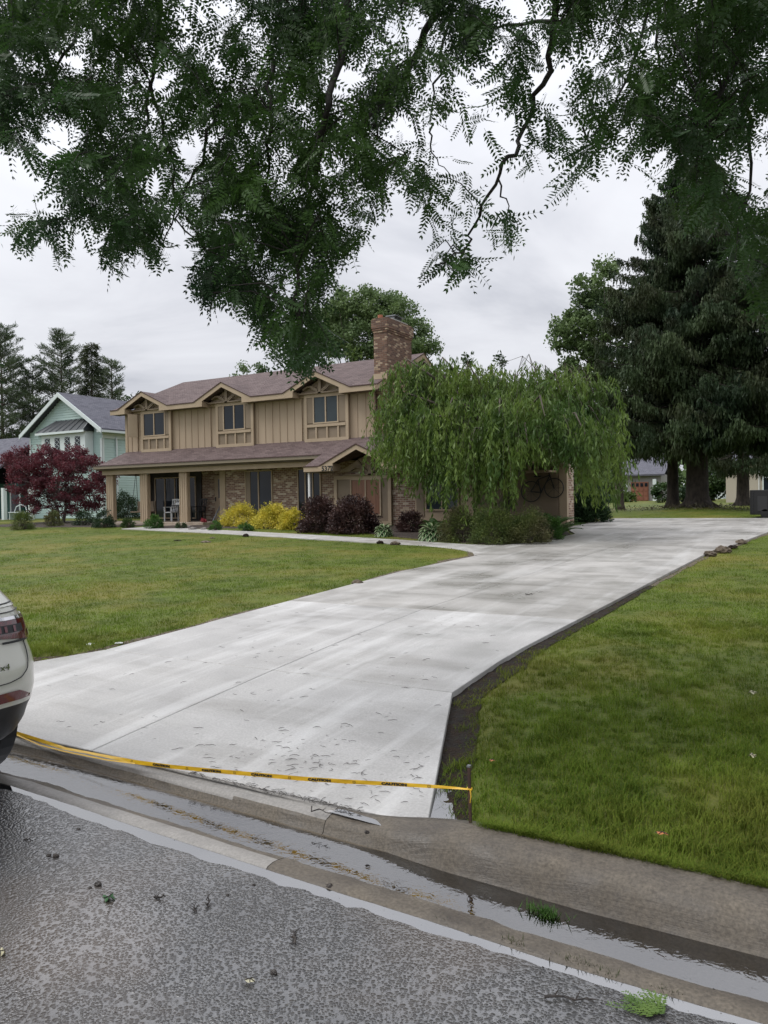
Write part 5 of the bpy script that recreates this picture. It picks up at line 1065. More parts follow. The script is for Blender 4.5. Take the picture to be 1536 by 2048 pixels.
# ================================================================== HONEY LOCUST OVERHEAD
L_loc = leafmat('locust_leaves', (.018, .046, .018), (.048, .105, .028), 1.6, trans=.42, rough=.4, c3=(.07, .14, .025))
M_lbark = mat('locust_bark', (.018, .015, .013), (.04, .034, .03), scale=8, rough=.8, bump=.01)
def locust_leaf(seed, pairs=9, L=.185, flop=.5):
    r_ = np.random.default_rng(seed); V = []; n = pairs; bend = r_.uniform(.2, .5)
    cx = np.linspace(.12, 1, n + 1); z = lambda t: -bend * L * t ** 2
    for i, t in enumerate(cx):
        for s in (-1, 1):
            ll = .036 * (1 - .35 * abs(t - .45)) * r_.uniform(.85, 1.15); w = ll * .21; a = math.radians(r_.uniform(52, 66)) if i < n else .35
            c = np.array([L * t, s * .001, z(t)]); d = np.array([math.cos(a), s * math.sin(a), -r_.uniform(.05, .35) * flop * 2]); d /= np.linalg.norm(d); p = np.cross(d, (0, 0, 1)); p /= np.linalg.norm(p)
            V += [c, c + d * ll * .45 + p * w, c + d * ll, c + d * ll * .45 - p * w]
    # rachis as a thin ribbon
    V += [(0, -.0008, 0), (L, -.0004, z(1)), (L, .0004, z(1)), (0, .0008, 0)]
    return np.array(V)
LV = [locust_leaf(s, pairs=p) for s, p in ((1, 9), (2, 8), (3, 10), (4, 7))]
# foliage map of the overhead canopy: (column, row, rx, ry, weight), holes have negative weight
pos = [(60, 60, 170, 150, 1), (30, 200, 80, 110, 1), (180, 120, 120, 130, .9), (60, 270, 40, 30, .6), (190, 210, 110, 60, .8), (290, 130, 110, 120, .9), (240, 280, 90, 60, 1), (90, 345, 62, 40, .9), (60, 460, 58, 36, .8), (150, 430, 50, 20, .5), (200, 350, 90, 80, 1), (250, 430, 80, 80, 1), (225, 505, 40, 42, .9), (125, 488, 26, 28, .8), (300, 500, 36, 38, .8), (320, 400, 60, 60, .8), (330, 260, 90, 90, .9), (400, 110, 100, 100, .9), (395, 470, 40, 45, .3), (480, 200, 110, 180, 1.1), (470, 350, 80, 120, 1.1), (430, 450, 60, 60, .9), (450, 545, 75, 65, 1.15), (530, 560, 80, 75, 1.1), (420, 570, 35, 40, .9), (590, 420, 110, 160, 1.1), (560, 250, 150, 220, 1.1), (600, 90, 220, 120, 1.1), (620, 560, 45, 70, .8), (600, 680, 60, 62, 1.1), (550, 650, 40, 40, .5), (640, 640, 30, 50, .7), (680, 460, 60, 45, .9), (700, 330, 80, 120, 1), (720, 200, 90, 120, 1), (770, 330, 60, 34, .8), (790, 60, 110, 100, 1.0), (810, 230, 80, 120, .9), (830, 380, 30, 40, .6), (960, 60, 140, 110, .9), (960, 220, 90, 110, .85), (1050, 150, 110, 160, .85), (1000, 300, 70, 60, .8), (1040, 280, 60, 40, .7), (870, 350, 45, 40, .8), (870, 410, 38, 55, .8), (940, 380, 55, 55, .9), (965, 300, 60, 70, .8), (905, 440, 40, 30, .8), (890, 500, 35, 35, .8), (1012, 450, 36, 50, .9), (985, 400, 22, 40, .5), (850, 535, 22, 20, .8), (925, 530, 45, 24, .9), (895, 480, 20, 20, .6), (1150, 120, 120, 130, .8), (1130, 260, 60, 50, .7), (1190, 270, 70, 50, .75), (1165, 320, 45, 36, .85), (1130, 378, 30, 24, .9), (1165, 360, 26, 30, .7), (1240, 90, 90, 110, .8), (1260, 230, 60, 90, .8), (1290, 300, 50, 40, .75), (1235, 345, 34, 14, .8), (1300, 180, 60, 120, .9), (1380, 130, 100, 150, 1), (1400, 300, 100, 110, 1.05), (1330, 345, 40, 30, .7), (1450, 150, 120, 190, 1.15), (1500, 320, 80, 160, 1.2), (1400, 420, 60, 70, .9), (1450, 480, 60, 60, .8), (1510, 500, 45, 70, .7), (1340, 400, 30, 30, .4), (1525, 590, 30, 50, .5)]
neg = [(120, 270, 45, 36, .9), (15, 335, 40, 22, .9), (380, 290, 48, 46, .9), (215, 105, 26, 22, .7), (290, 60, 26, 22, .6), (418, 212, 18, 28, .8), (345, 155, 20, 22, .7), (368, 498, 30, 40, .9), (30, 400, 60, 20, .9), (60, 30, 60, 16, .4), (905, 265, 24, 46, .9), (860, 130, 22, 50, .5), (1180, 190, 26, 20, .5), (1050, 60, 30, 18, .4), (1240, 290, 24, 26, .6), (1000, 20, 30, 16, .5), (935, 120, 18, 30, .5), (840, 300, 20, 25, .7), (650, 310, 12, 16, .7), (330, 440, 25, 15, .5), (1345, 60, 20, 30, .4), (740, 130, 15, 20, .5), (800, 420, 40, 40, 1)]
def fol(px, py):
    w = np.zeros_like(px)
    for cx, cy, rx, ry, k in pos:
        w = np.maximum(w, k * np.clip(1.25 - (((px - cx) / rx) ** 2 + ((py - cy) / ry) ** 2) * 1.0, 0, 1))
    w = w * np.where((px > 780) & (px < 1320), .72, 1)
    w = np.where((py < 0) | (px < -20) | ((px > 1540) & (py < 650)), np.maximum(w, .8), w)
    w = w * np.where(py > -40, 1 - np.where(px < 800, .9, .93) * smooth((vnoise(px, py, 1 / 52., 77, 3) - np.where(px < 800, .07, .02)) / .22) * np.where(py > 620, .3, 1), 1)
    for cx, cy, rx, ry, k in neg: w = w * (1 - k * np.clip(1.3 - (((px - cx) / rx) ** 2 + ((py - cy) / ry) ** 2), 0, 1))
    return w
# limbs given as (column,row) runs with a distance from the lens, carried on upwards out of view to the trunk
tb = np.array([3.9, 4.6, gz(4.6)]); locust = empty('honey_locust', tb, 'honey locust whose dark branches and fine leaves hang over the top of the view', 'tree')
crown0 = tb + (-.4, -.3, 3.6)
runs = [([(270, -60), (262, 30), (240, 110), (232, 190)], 5.4, .018), ([(205, -60), (180, 30), (130, 110), (70, 180)], 5.6, .022), ([(330, -60), (318, 60), (305, 150), (290, 240), (280, 300)], 5.2, .022), ([(305, 165), (330, 270), (349, 340), (350, 430), (325, 490)], 5.1, .012), ([(440, 205), (420, 258), (400, 320), (372, 385), (350, 438), (420, 515)], 5.0, .014), ([(545, 120), (545, 200), (538, 290), (535, 400), (545, 480)], 4.9, .014), ([(615, -60), (605, 40), (590, 95), (560, 190), (480, 250), (440, 280)], 5.0, .03), ([(700, -60), (688, 70), (680, 130), (650, 210), (640, 270), (632, 360), (603, 430), (590, 510), (597, 600), (590, 660), (598, 720)], 4.6, .026), ([(770, 205), (730, 245), (690, 258), (650, 262)], 4.8, .014), ([(900, -60), (855, 60), (800, 165), (770, 215), (755, 280)], 5.2, .030), ([(905, 20), (885, 100), (872, 170), (860, 240)], 5.6, .014), ([(862, 240), (858, 290), (880, 330), (905, 352)], 5.2, .007), ([(1112, -60), (1110, 60), (1098, 135), (1070, 190), (1050, 260), (1028, 300), (1000, 350), (965, 415), (940, 470), (925, 505), (870, 530)], 5.0, .022), ([(1300, 20), (1255, 150), (1222, 230), (1190, 265)], 5.6, .013), ([(1180, 30), (1100, 42), (1010, 50), (960, 70)], 6.2, .022), ([(1320, -60), (1310, 60), (1322, 160), (1310, 250)], 5.8, .014), ([(1160, 260), (1190, 300), (1170, 345), (1140, 375)], 5.3, .008), ([(1450, -60), (1480, 100), (1500, 240), (1495, 380), (1450, 470)], 5.2, .022), ([(1000, 360), (1010, 400), (1010, 450)], 5.0, .007), ([(230, 350), (160, 395), (140, 440), (90, 450)], 5.2, .009), ([(170, 330), (130, 345), (95, 350)], 5.3, .008), ([(1530, 40), (1440, 180), (1400, 290), (1380, 360)], 4.8, .02)]
LB = MB(); bp = []; 
for run, dep, rad in runs:
    pts = [atd(a, b, dep + .25 * math.sin(i * 1.3 + dep * 7)) for i, (a, b) in enumerate(run)]
    P2 = []
    for a, b in zip(pts[:-1], pts[1:]):
        for q in (0, .33, .66): P2.append(a + (b - a) * q + rng.normal(size=3) * .012)
    P2.append(pts[-1]); n = len(P2)
    if run[0][1] < 0:
        a = P2[0]; up_ = a + np.array([.35, -.1, .9]); top = up_ * .45 + (crown0 + (0, 0, 1.6)) * .55 + (0, 0, .5); P2 = [crown0, top, up_] + P2; rr = [rad * 3.2, rad * 2.2, rad * 1.5] + list(np.linspace(rad, rad * .22, n))
    else: rr = list(np.linspace(rad, rad * .3, n))
    LB.tube(P2, rr, 6, cap=False); bp += P2[3:] if run[0][1] < 0 else P2
bp = np.array(bp)
kt = MB(); kt.tube([tb - (0, 0, .2), tb + (0, 0, .15), tb + (0, .02, 1.2), tb + (-.1, -.05, 2.4), crown0], [.30, .21, .17, .155, .13], 14, cap=False); kt.build('trunk', M_lbark, locust, smooth=True)
# twigs with leaves
NT = 2050; T0 = []
u = rng.uniform(-160, 1700, NT * 8); v = rng.uniform(-330, 760, NT * 8); w = fol(u, v); keep = rng.random(len(u)) < w * np.where((v < -40) | (u < -60) | (u > 1590), .45, 1.0); u = u[keep]; v = v[keep]
print('twigs', len(u)); u = u[:NT]; v = v[:NT]
lp = []; ldir = []; ks = 0
dep_t = np.where(rng.random(len(u)) < .55, rng.uniform(4.2, 5.3, len(u)), rng.uniform(5.3, 6.4, len(u)))
for a, b, dp in zip(u, v, dep_t):
    if b > 480 and dp > 6: dp = rng.uniform(4.3, 5.4)
    s = atd(a, b, dp); dr_ = unit(rng.normal(size=3) * (1, 1, .4) + (0, 0, -.5)); ln = rng.uniform(.18, .42); m_ = int(ln / .05) + 2; t = np.linspace(0, 1, m_)[:, None]
    pts = s + dr_ * ln * (t - .4) + np.array([0, 0, -1]) * (.12 * t ** 2)
    qx, qy, _ = proj(pts); ok = rng.random(m_) < np.clip(fol(qx, qy) * 2.6, 0, 1) ** 1.5
    if not ok.any(): continue
    if ks < 1400 and ok.all(): LB.tube([pts[0], pts[m_ // 2], pts[-1]], [.0035, .0028, .0015], 3, cap=False); ks += 1
    dn = np.linalg.norm(bp - s, axis=1); j = dn.argmin()
    mm = (bp[j] + pts[0]) / 2 + (0, 0, .04 + .04 * rng.random()); fx_, fy_, _ = proj(np.array([mm, pts[0], (mm + pts[0]) / 2, (mm + bp[j]) / 2]))
    if dn[j] < .5 and dn[j] > .08 and fol(fx_, fy_).min() > .35 and rng.random() < .7:
        LB.tube([bp[j], mm, pts[0]], [.006, .0045, .0035], 3, cap=False)
    for p, o_ in zip(pts, ok):
        if not o_: continue
        for q in range(2 if rng.random() < .45 else 1):
            lp.append(p + rng.normal(size=3) * .008); ldir.append(unit(rng.normal(size=3) * (.75, .75, .3) + (0, 0, -.75)))
lp = np.array(lp); ldir = np.array(ldir); n = len(lp); print('locust leaves', n)
qx, qy, qd = proj(lp); tip = lp + ldir * .14; tx_, ty_, _ = proj(tip); kp = (rng.random(n) < np.clip(fol(tx_, ty_) * 5, 0, 1)); lp = lp[kp]; ldir = ldir[kp]; qx, qy, qd = qx[kp], qy[kp], qd[kp]; n = len(lp); print('kept', n)
rx_ = rng.normal(size=(n, 3)) * (1, 1, .5); N_ = unit(np.cross(ldir, rx_)); Yd = np.cross(N_, ldir); SC = rng.uniform(.75, 1.25, n); RM = np.stack([ldir, Yd, N_], 2) * SC[:, None, None]; var = rng.integers(0, 4, n)
inview = (qx > 0) & (qx < 1536) & (qy > 0); order = np.argsort(np.where(inview, qd, 99)); single = set(order[:300].tolist())
parts = []
for k_ in range(4):
    idx = np.array([i for i in np.where(var == k_)[0] if i not in single]); T_ = LV[k_]; V = np.einsum('nij,vj->nvi', RM[idx], T_) + lp[idx][:, None]; V = V.reshape(-1, 3); parts.append((V, np.arange(len(V)).reshape(-1, 4)))
V, F_ = merge(parts); np_mesh('foliage', V, F_, L_loc, locust)['kind'] = 'stuff'
lme = []
for k_ in range(4):
    me = bpy.data.meshes.new('leaf'); me.from_pydata(LV[k_].tolist(), [], np.arange(len(LV[k_])).reshape(-1, 4).tolist()); me.materials.append(L_loc); lme.append(me)
for i in single:
    o = bpy.data.objects.new('leaf', lme[var[i]]); S.collection.objects.link(o); o.parent = locust
    Mx = Matrix(RM[i].tolist()).to_4x4(); Mx.translation = Vector(tuple(lp[i] - tb)); o.matrix_local = Mx
LB.build('branches', M_lbark, locust, smooth=True)
# crown beyond the top of the view, it shades the right lawn and shows in the puddles
P = blob_points(np.stack([rng.uniform(.5, 8, 380), rng.uniform(1.8, 8, 380), rng.uniform(5.4, 9.0, 380)], 1), .8, 60, .6); px_, py_, pd_ = proj(P); P = P[~((pd_ > 0) & (py_ > -60) & (px_ > -100) & (px_ < 1620))]; V, F_ = leaf_quads(P, .16, .45, flat=.4); np_mesh('upper_foliage', V, F_, L_loc, locust)['kind'] = 'stuff'

# ================================================================== GRASS BLADES
def in_poly(x, y, P):
    P = np.array(P); c = np.zeros(len(x), bool); j = len(P) - 1
    for i in range(len(P)):
        xi, yi = P[i]; xj_, yj = P[j]; c ^= ((yi > y) != (yj > y)) & (x < (xj_ - xi) * (y - yi) / (yj - yi + 1e-12) + xi); j = i
    return c
WK = np.vstack([fr, bk[::-1]])
def grass_points(n, d0, d1, yb):
    dep = d0 * (d1 / d0) ** rng.random(n); lat = rng.uniform(-.62, .60, n); x = CF[0] * dep + CR[0] * lat * dep; y = CF[1] * dep + CR[1] * lat * dep
    x = dep * _f0[0] + lat * dep * _r0[0]; y = dep * _f0[1] + lat * dep * _r0[1]
    ok = y > yb; ok &= ~((x > XL(y)) & (x < XR(y)) & (y < 30.6)); ok &= ~in_poly(x, y, WK); ok &= ~in_poly(x, y, BED); ok &= ~((y > 24.2) & (x < -7) & (x > -30)) & ~((y > 30) & (x < -36)) 
    dr_ = x - XR(y); mw = np.interp(y, [3.3, 4.2, 5.2, 6.4, 7.2, 12, 24], [.095, .10, .12, .12, .09, .05, .03]) * (1 + .45 * vnoise(x, y, 2.5, 4) + .9 * vnoise(x, y, 10, 41)); ok &= (dr_ < 0) | (dr_ > mw) | ((rng.random(n) < .10))
    ok &= ~((dr_ > 0) & (dr_ < .03)); dl = XL(y) - x; ok &= (dl < 0) | (dl > .10 + .07 * vnoise(y, x, 1.2, 14)); return x[ok], y[ok]
def blades(x, y, nb, hgt, wid, spread, two):
    n = len(x) * nb; X = np.repeat(x, nb) + rng.normal(size=n) * spread; Y = np.repeat(y, nb) + rng.normal(size=n) * spread; Y = np.maximum(Y, 3.375); Z = ground_z(X, Y) - .004; a = rng.random(n) * 6.283
    patch = .75 + .40 * vnoise(X, Y, .8, 61) + .45 * vnoise(X, Y, 4.5, 62); h = hgt * patch * rng.uniform(.5, 1.25, n); lean = rng.uniform(.15, 1.1, n) * h; w = wid * rng.uniform(.7, 1.2, n)
    B_ = np.stack([X, Y, Z], 1); T_ = np.stack([np.cos(a), np.sin(a), a * 0], 1); S_ = np.stack([-np.sin(a), np.cos(a), a * 0], 1)
    M1 = B_ + T_ * (lean * .32)[:, None] + np.array([0, 0, 1]) * (h * .6)[:, None]; E_ = B_ + T_ * lean[:, None] + np.array([0, 0, 1]) * (h * .92)[:, None]; s = S_ * (w * .5)[:, None]
    if two:
        V = np.stack([B_ - s, B_ + s, M1 + s * .8, M1 - s * .8, E_], 1).reshape(-1, 3); i = np.arange(n)[:, None] * 5; return V, [i + np.array([[0, 1, 2, 3]]), i + np.array([[3, 2, 4]])]
    V = np.stack([B_ - s, B_ + s, E_], 1).reshape(-1, 3); return V, [np.arange(3 * n).reshape(n, 3)]
x, y = grass_points(15500, 2.9, 8.5, 3.36); V, F_ = blades(x, y, 13, .062, .0042, .022, True); print('near blades', len(x) * 13); tag(np_mesh('grass', V, F_, M_blade, loc=(0, 6, .2)), 'thick wet grass in the right foreground lawn and nearest left lawn', 'grass', kind='stuff')
x, y = grass_points(62000, 7.5, 42, 3.6); V, F_ = blades(x, y, 6, .05, .009, .06, False); print('far blades', len(x) * 6); tag(np_mesh('grass', V, F_, M_blade, loc=(-10, 14, .4)), 'short mown grass of the far lawns', 'grass', kind='stuff')
# fringe that hangs over the back of the curb
n = 5200; x = rng.uniform(-1.45, 3.2, n); y = 3.385 + np.abs(rng.normal(size=n)) * .025; V, F_ = blades(x, y, 5, .062, .0045, .012, True); tag(np_mesh('grass_fringe', V, F_, M_blade, loc=(1, 3.4, .14)), 'ragged fringe of grass over the curb back', 'grass', kind='stuff')
# ================================================================== CAR
M_paint = mat('cream_paint', (.56, .56, .50), rough=.28, coat=1.0, spec=.5); M_plast = mat('black_plastic', (.012, .013, .016), rough=.42, bump=.0004, bscale=300); M_tyre = mat('tyre', (.010, .010, .011), rough=.6)
M_tail = mat('tail_light_red', (.06, .008, .012), (.12, .012, .018), scale=30, rough=.12, coat=1, spec=.8, coords='world'); M_refl = mat('reflector_red', (.11, .006, .014), rough=.2, coat=1); M_chrome = mat('chrome', (.6, .6, .62), rough=.12, metal=1); M_tint = mat('tinted_glass', (.010, .012, .014), rough=.03, spec=.9); M_clear = mat('clear_lens', (.42, .36, .37), rough=.1, coat=1)
CY, CX0, LEN = 2.12, -4.09, 4.4
_z = [.28, .33, .42, .50, .53, .62, .74, .80, .88, .96, 1.03, 1.09, 1.14, 1.24, 1.40, 1.54, 1.60, 1.63]
_W = [.78, .85, .890, .905, .915, .925, .93, .925, .905, .895, .885, .865, .845, .80, .74, .69, .64, .50]
_r = [.16, .10, .055, .035, .02, .00, .005, .02, .04, .05, .07, .10, .15, .24, .36, .50, .64, .95]
_f = [.30, .18, .08, .04, .02, .0, .0, .01, .03, .10, .38, .85, 1.15, 1.40, 1.70, 2.0, 2.2, 2.4]
def car_pt(z, d, side=1, off=0.0, RC=.26):
    """point on the body at height z, d metres round from the rear centre line"""
    W_ = np.interp(z, _z, _W) + off; r0 = CX0 - np.interp(z, _z, _r) + off; rc = RC; s1 = W_ - rc; s2 = s1 + rc * math.pi / 2
    if d <= s1: return np.array([r0 - .05 * (d / W_) ** 2, CY + side * d, z])
    if d <= s2: a = (d - s1) / rc; k_ = .05 * (s1 / W_) ** 2; return np.array([r0 - k_ - rc * (1 - math.cos(a)), CY + side * (s1 + rc * math.sin(a)), z])
    return np.array([r0 - .05 * (s1 / W_) ** 2 - rc - (d - s2), CY + side * W_, z])
def ring_at(z, n=26):
    W_ = np.interp(z, _z, _W); rr = np.interp(z, _z, _r); ff = np.interp(z, _z, _f); L_ = LEN - rr - ff; s2 = W_ - .26 + .26 * math.pi / 2; half = []
    for d in list(np.linspace(0, W_ - .26, 7)) + list(np.linspace(W_ - .26, s2, 9))[1:] + list(np.linspace(s2, s2 + max(L_ - .26 - .3 - .05, .1), 12))[1:]: half.append(car_pt(z, d))
    xe = half[-1][0]
    for a in np.linspace(0, math.pi / 2, 7)[1:]: half.append(np.array([xe - .3 * math.sin(a), CY + (W_ - .3) + .3 * math.cos(a), z]))
    half.append(np.array([half[-1][0], CY, z])); half[0][1] = CY
    return half + [np.array([p[0], 2 * CY - p[1], p[2]]) for p in half[-2:0:-1]]
car = empty('parked_car', (CX0 - 2.2, CY, 0), 'cream white SUV cut off by the left edge of the picture, its rear corner showing', 'car')
def shell(name, z0, z1, m, step=.03, capt=False, capb=False):
    zs = np.unique(np.round(np.r_[np.arange(z0, z1, step), z1], 4)); R_ = [ring_at(z) for z in zs]; n = len(R_[0]); V = np.array(R_).reshape(-1, 3); F_ = []
    for i in range(len(zs) - 1):
        for j in range(n): F_.append((i * n + j, i * n + (j + 1) % n, (i + 1) * n + (j + 1) % n, (i + 1) * n + j))
    k = MB(); k.v = [tuple(v) for v in V]; k.f = F_
    if capt: k.f.append(tuple((len(zs) - 1) * n + j for j in range(n)))
    if capb: k.f.append(tuple(range(n))[::-1])
    return k.build(name, m, car, smooth=True)
lower = shell('lower_trim', .28, .53, M_plast, capb=True); body = shell('body', .53, 1.10, M_paint); glassh = shell('windows', 1.10, 1.54, M_tint, capt=False); shell('roof', 1.54, 1.63, M_paint, capt=True)
def patch(name, zs, ds, m, off=.006, side=1, parent=car, z_of=None, th=0):
    V = []; 
    for i, z in enumerate(zs):
        for j, d in enumerate(ds): zz_ = z_of(z, d) if z_of else z; V.append(car_pt(zz_, d, side, off))
    n = len(ds); F_ = [(i * n + j, i * n + j + 1, (i + 1) * n + j + 1, (i + 1) * n + j) for i in range(len(zs) - 1) for j in range(n - 1)]; k = MB(); k.v = [tuple(v) for v in V]; k.f = F_
    o = k.build(name, m, parent, smooth=True); return o
# body panel over the glass between belt and tail window, and pillars
for sd_ in (1, -1):
    patch('rear_pillar', np.linspace(1.10, 1.56, 12), np.linspace(.64, 1.30, 12), M_paint, .006, sd_)
    # tail light: dark housing, red lens, clear turn lens
    tl = patch('tail_light', np.linspace(.905, 1.025, 9), np.linspace(.50, .97, 24), M_tail, .012, sd_, z_of=lambda z, d: z + (.012 if d < .7 else 0) * 0 + (.905 - z) * (0 if d > .76 else .0) + (.035 * max(0, (.80 - d) / .3) if z < .96 else 0) - (.02 * (d - .80) / .17 if d > .80 and z < .93 else 0))
    patch('lens_housing', np.linspace(.955, 1.0, 4), np.linspace(.54, .78, 10), M_plast, .016, sd_, tl)
    for dd in (.60, .64, .70): patch('lens_bar', np.linspace(.96, .995, 3), [dd, dd + .018], M_refl, .019, sd_, tl)
    patch('turn_lens', np.linspace(.912, .95, 4), np.linspace(.86, .94, 8), M_clear, .016, sd_, tl)
    patch('chrome_strip', [1.027, 1.045], np.linspace(.48, .98, 24), M_chrome, .010, sd_)
    patch('light_seal', [.893, .906], np.linspace(.62, .97, 20), M_plast, .009, sd_)
    patch('bumper_reflector', np.linspace(.545, .605, 4), np.linspace(.42, .80, 16), M_refl, .008, sd_, z_of=lambda z, d: z + .015 - (max(0, d - .70) * .45 if z > .57 else 0))
def seam(pts, name='panel_gap', w=.006, parent=car, m=M_plast, off=.004):
    k = MB(); q = [car_pt(z, d, 1, off) for z, d in pts]; k.tube(q, w / 2, 5, cap=False); return k.build(name, m, parent)
def curve_zd(ctrl, n=10):
    t = np.linspace(0, len(ctrl) - 1, n * (len(ctrl) - 1) + 1); c = np.array(ctrl, float); 
    z = np.interp(t, range(len(c)), c[:, 0]); d = np.interp(t, range(len(c)), c[:, 1]); k = np.array([1, 2, 3, 2, 1]) / 9
    zp = np.convolve(np.pad(z, 2, 'edge'), k, 'valid'); dp = np.convolve(np.pad(d, 2, 'edge'), k, 'valid'); return list(zip(zp, dp))
seam(curve_zd([(.895, .795), (.84, .80), (.78, .792), (.73, .77), (.69, .72), (.672, .64), (.668, .45), (.668, 0)]))
seam(curve_zd([(1.075, .90), (1.07, .75), (1.065, .4), (1.065, 0)]), w=.007)
seam(curve_zd([(1.118, .84), (1.112, .6), (1.11, 0)]), 'window_seal', .012)
rx_m = Matrix(((0, 0, 1), (1, 0, 0), (0, 1, 0)))
p = car_pt(.765, .60, 1, .004); text_mesh('badge', '4x4', .05, p, rx_m, M_chrome, car, ext=.003, sx=1.2)
MB().tube([(CX0 - .02, CY + .52, .33), (CX0 - .25, CY + .52, .33)], .045, 14).build('exhaust_pipe', M_chrome, car)
patch('number_plate', [.80, .91], np.linspace(0, .16, 4), M_white, .01, 1); patch('number_plate', [.80, .91], np.linspace(0, .16, 4), M_white, .01, -1)
for dx_ in (.80, 3.46):
    for s in (1, -1):
        yc = CY + s * .79; ww = MB().tube([(CX0 - dx_, yc - s * .11, .35), (CX0 - dx_, yc - s * .10, .35), (CX0 - dx_, yc + s * .09, .35), (CX0 - dx_, yc + s * .12, .35)], [.30, .35, .35, .31], 36).build('wheel', M_tyre, car, smooth=False)
        MB().tube([(CX0 - dx_, yc + s * .121, .35), (CX0 - dx_, yc + s * .13, .35)], [.23, .21], 24).build('rim', M_metal, ww)
        patch_ = MB().tube([(CX0 - dx_, CY + s * .84, .36), (CX0 - dx_, CY + s * .945, .36)], .40, 36); patch_.build('wheel_arch', M_plast, car)
        ww.location = (0, s * .045, 0); 
MB().box(CX0 - 3.9, CX0 - .3, CY - .7, CY + .7, .20, .30).build('underbody', M_plast, car)
# ================================================================== TAPE
M_tape = mat('yellow_tape', (.62, .36, .015), (.70, .43, .02), scale=6, rough=.35, spec=.5); M_rust = mat('rusty_steel', (.035, .02, .015), (.09, .045, .03), scale=20, rough=.7, bump=.002)
st = np.array(gp(941, 1641)); st[2] = gz(st[1]); top = aty(938, 1532, st[1])
stake = empty('metal_stake', st, 'short rusty steel stake at the lawn corner holding the yellow tape', 'stake'); MB().bar(st - (0, 0, .05), top - (0, 0, .004), .012, .014, up=(0, 1, 0)).build('rod', M_rust, stake); MB().bar(top - (0, 0, .005), top + (0, 0, .004), .018, .018, up=(0, 1, 0)).build('head', M_metal, stake)
def tape_pts(spec): return [aty(a, b, Y) for a, b, Y in spec]
tp = tape_pts([(943, 1579, st[1] - .01), (900, 1575, 3.42), (850, 1572, 3.40), (768, 1567, 3.38), (690, 1563, 3.37), (600, 1557, 3.35), (500, 1548, 3.34), (420, 1541, 3.33), (340, 1533, 3.33), (270, 1524, 3.33), (215, 1513, 3.34), (180, 1506, 3.35), (130, 1497, 3.36), (75, 1479, 3.38), (34, 1466, 3.40), (-60, 1440, 3.42), (-250, 1400, 3.45)])
tape = empty('barrier_tape', tp[0], 'yellow and black caution tape strung low across the driveway mouth', 'tape')
c = np.array(tp); d = np.r_[0, np.cumsum(np.linalg.norm(np.diff(c, axis=0), axis=1))]; sN = np.linspace(0, d[-1], 260); C_ = np.stack([np.interp(sN, d, c[:, j]) for j in range(3)], 1)
hw = np.interp(sN, d, [.004, .006, .009, .010, .011, .0115, .0115, .012, .0115, .012, .011, .010, .010, .011, .011, .01, .01]); tw = np.interp(sN, d, [1.2, .4, .15, .05, 0, .05, .1, 0, .1, .5, 1.1, 1.2, .9, .4, .3, .3, .3])
def ribbon(C_, hw, tw, off=0.0):
    T_ = unit(np.gradient(C_, axis=0)); up_ = np.array([0, 0, 1.]); Nn = unit(np.cross(T_, up_)); Uu = np.cross(Nn, T_); W_ = Uu * np.cos(tw)[:, None] + Nn * np.sin(tw)[:, None]; K_ = np.cross(T_, W_)
    K_ = np.where((K_ @ np.array([0, -1, .3]))[:, None] > 0, K_, -K_)
    cr = .25 * hw * np.sin(np.arange(len(C_)) * .9); V = np.stack([C_ + W_ * hw[:, None], C_ + K_ * cr[:, None], C_ - W_ * hw[:, None]], 1) + K_[:, None] * off; V = V.reshape(-1, 3); i = np.arange(len(C_) - 1)[:, None] * 3
    return V, np.concatenate([i + np.array([[0, 1, 4, 3]]), i + np.array([[1, 2, 5, 4]])]), W_, K_, T_
V, F_, W_, K_, T_ = ribbon(C_, hw, tw); np_mesh('ribbon', V, F_, M_tape, tape, smooth=True)
# printed words, laid on the ribbon
def tape_word(s0, word, size, bold=.0012):
    i = int(np.searchsorted(sN, s0)); i = min(i, len(sN) - 2); x_ = -T_[i]; x_ = x_ if x_ @ CR > 0 else -x_; k_ = K_[i]; y_ = np.cross(k_, x_); y_ = y_ if y_[2] > 0 else -y_
    Rm = Matrix(np.stack([x_, y_, np.cross(x_, y_)], 1).tolist()); nrm = np.cross(x_, y_); nrm = nrm if nrm @ (CP - C_[i]) > 0 else -nrm
    text_mesh('lettering', word, size, C_[i] + nrm * .0035, Rm, M_black, tape, ext=.0004, bold=bold, sx=1.9)
def s_of(px): 
    qx, _, _ = proj(C_); return float(np.interp(-px, -qx, sN))
for px_ in (325, 425, 528, 642, 790): tape_word(s_of(px_), 'CAUTION', .0165)
for px_ in (268, 375, 475, 585, 712, 862):
    i = int(np.searchsorted(sN, s_of(px_))); c0 = C_[i] + K_[i] * .003
    k = MB()
    e = .0052
    for a, b in (((-1, -1), (1, -1)), ((1, -1), (1, 1)), ((1, 1), (-1, 1)), ((-1, 1), (-1, -1))): k.bar(c0 + T_[i] * a[0] * e * 1.3 + W_[i] * a[1] * e, c0 + T_[i] * b[0] * e * 1.3 + W_[i] * b[1] * e, .0016, .0008, up=tuple(K_[i]))
    k.build('printed_mark', M_black, tape)
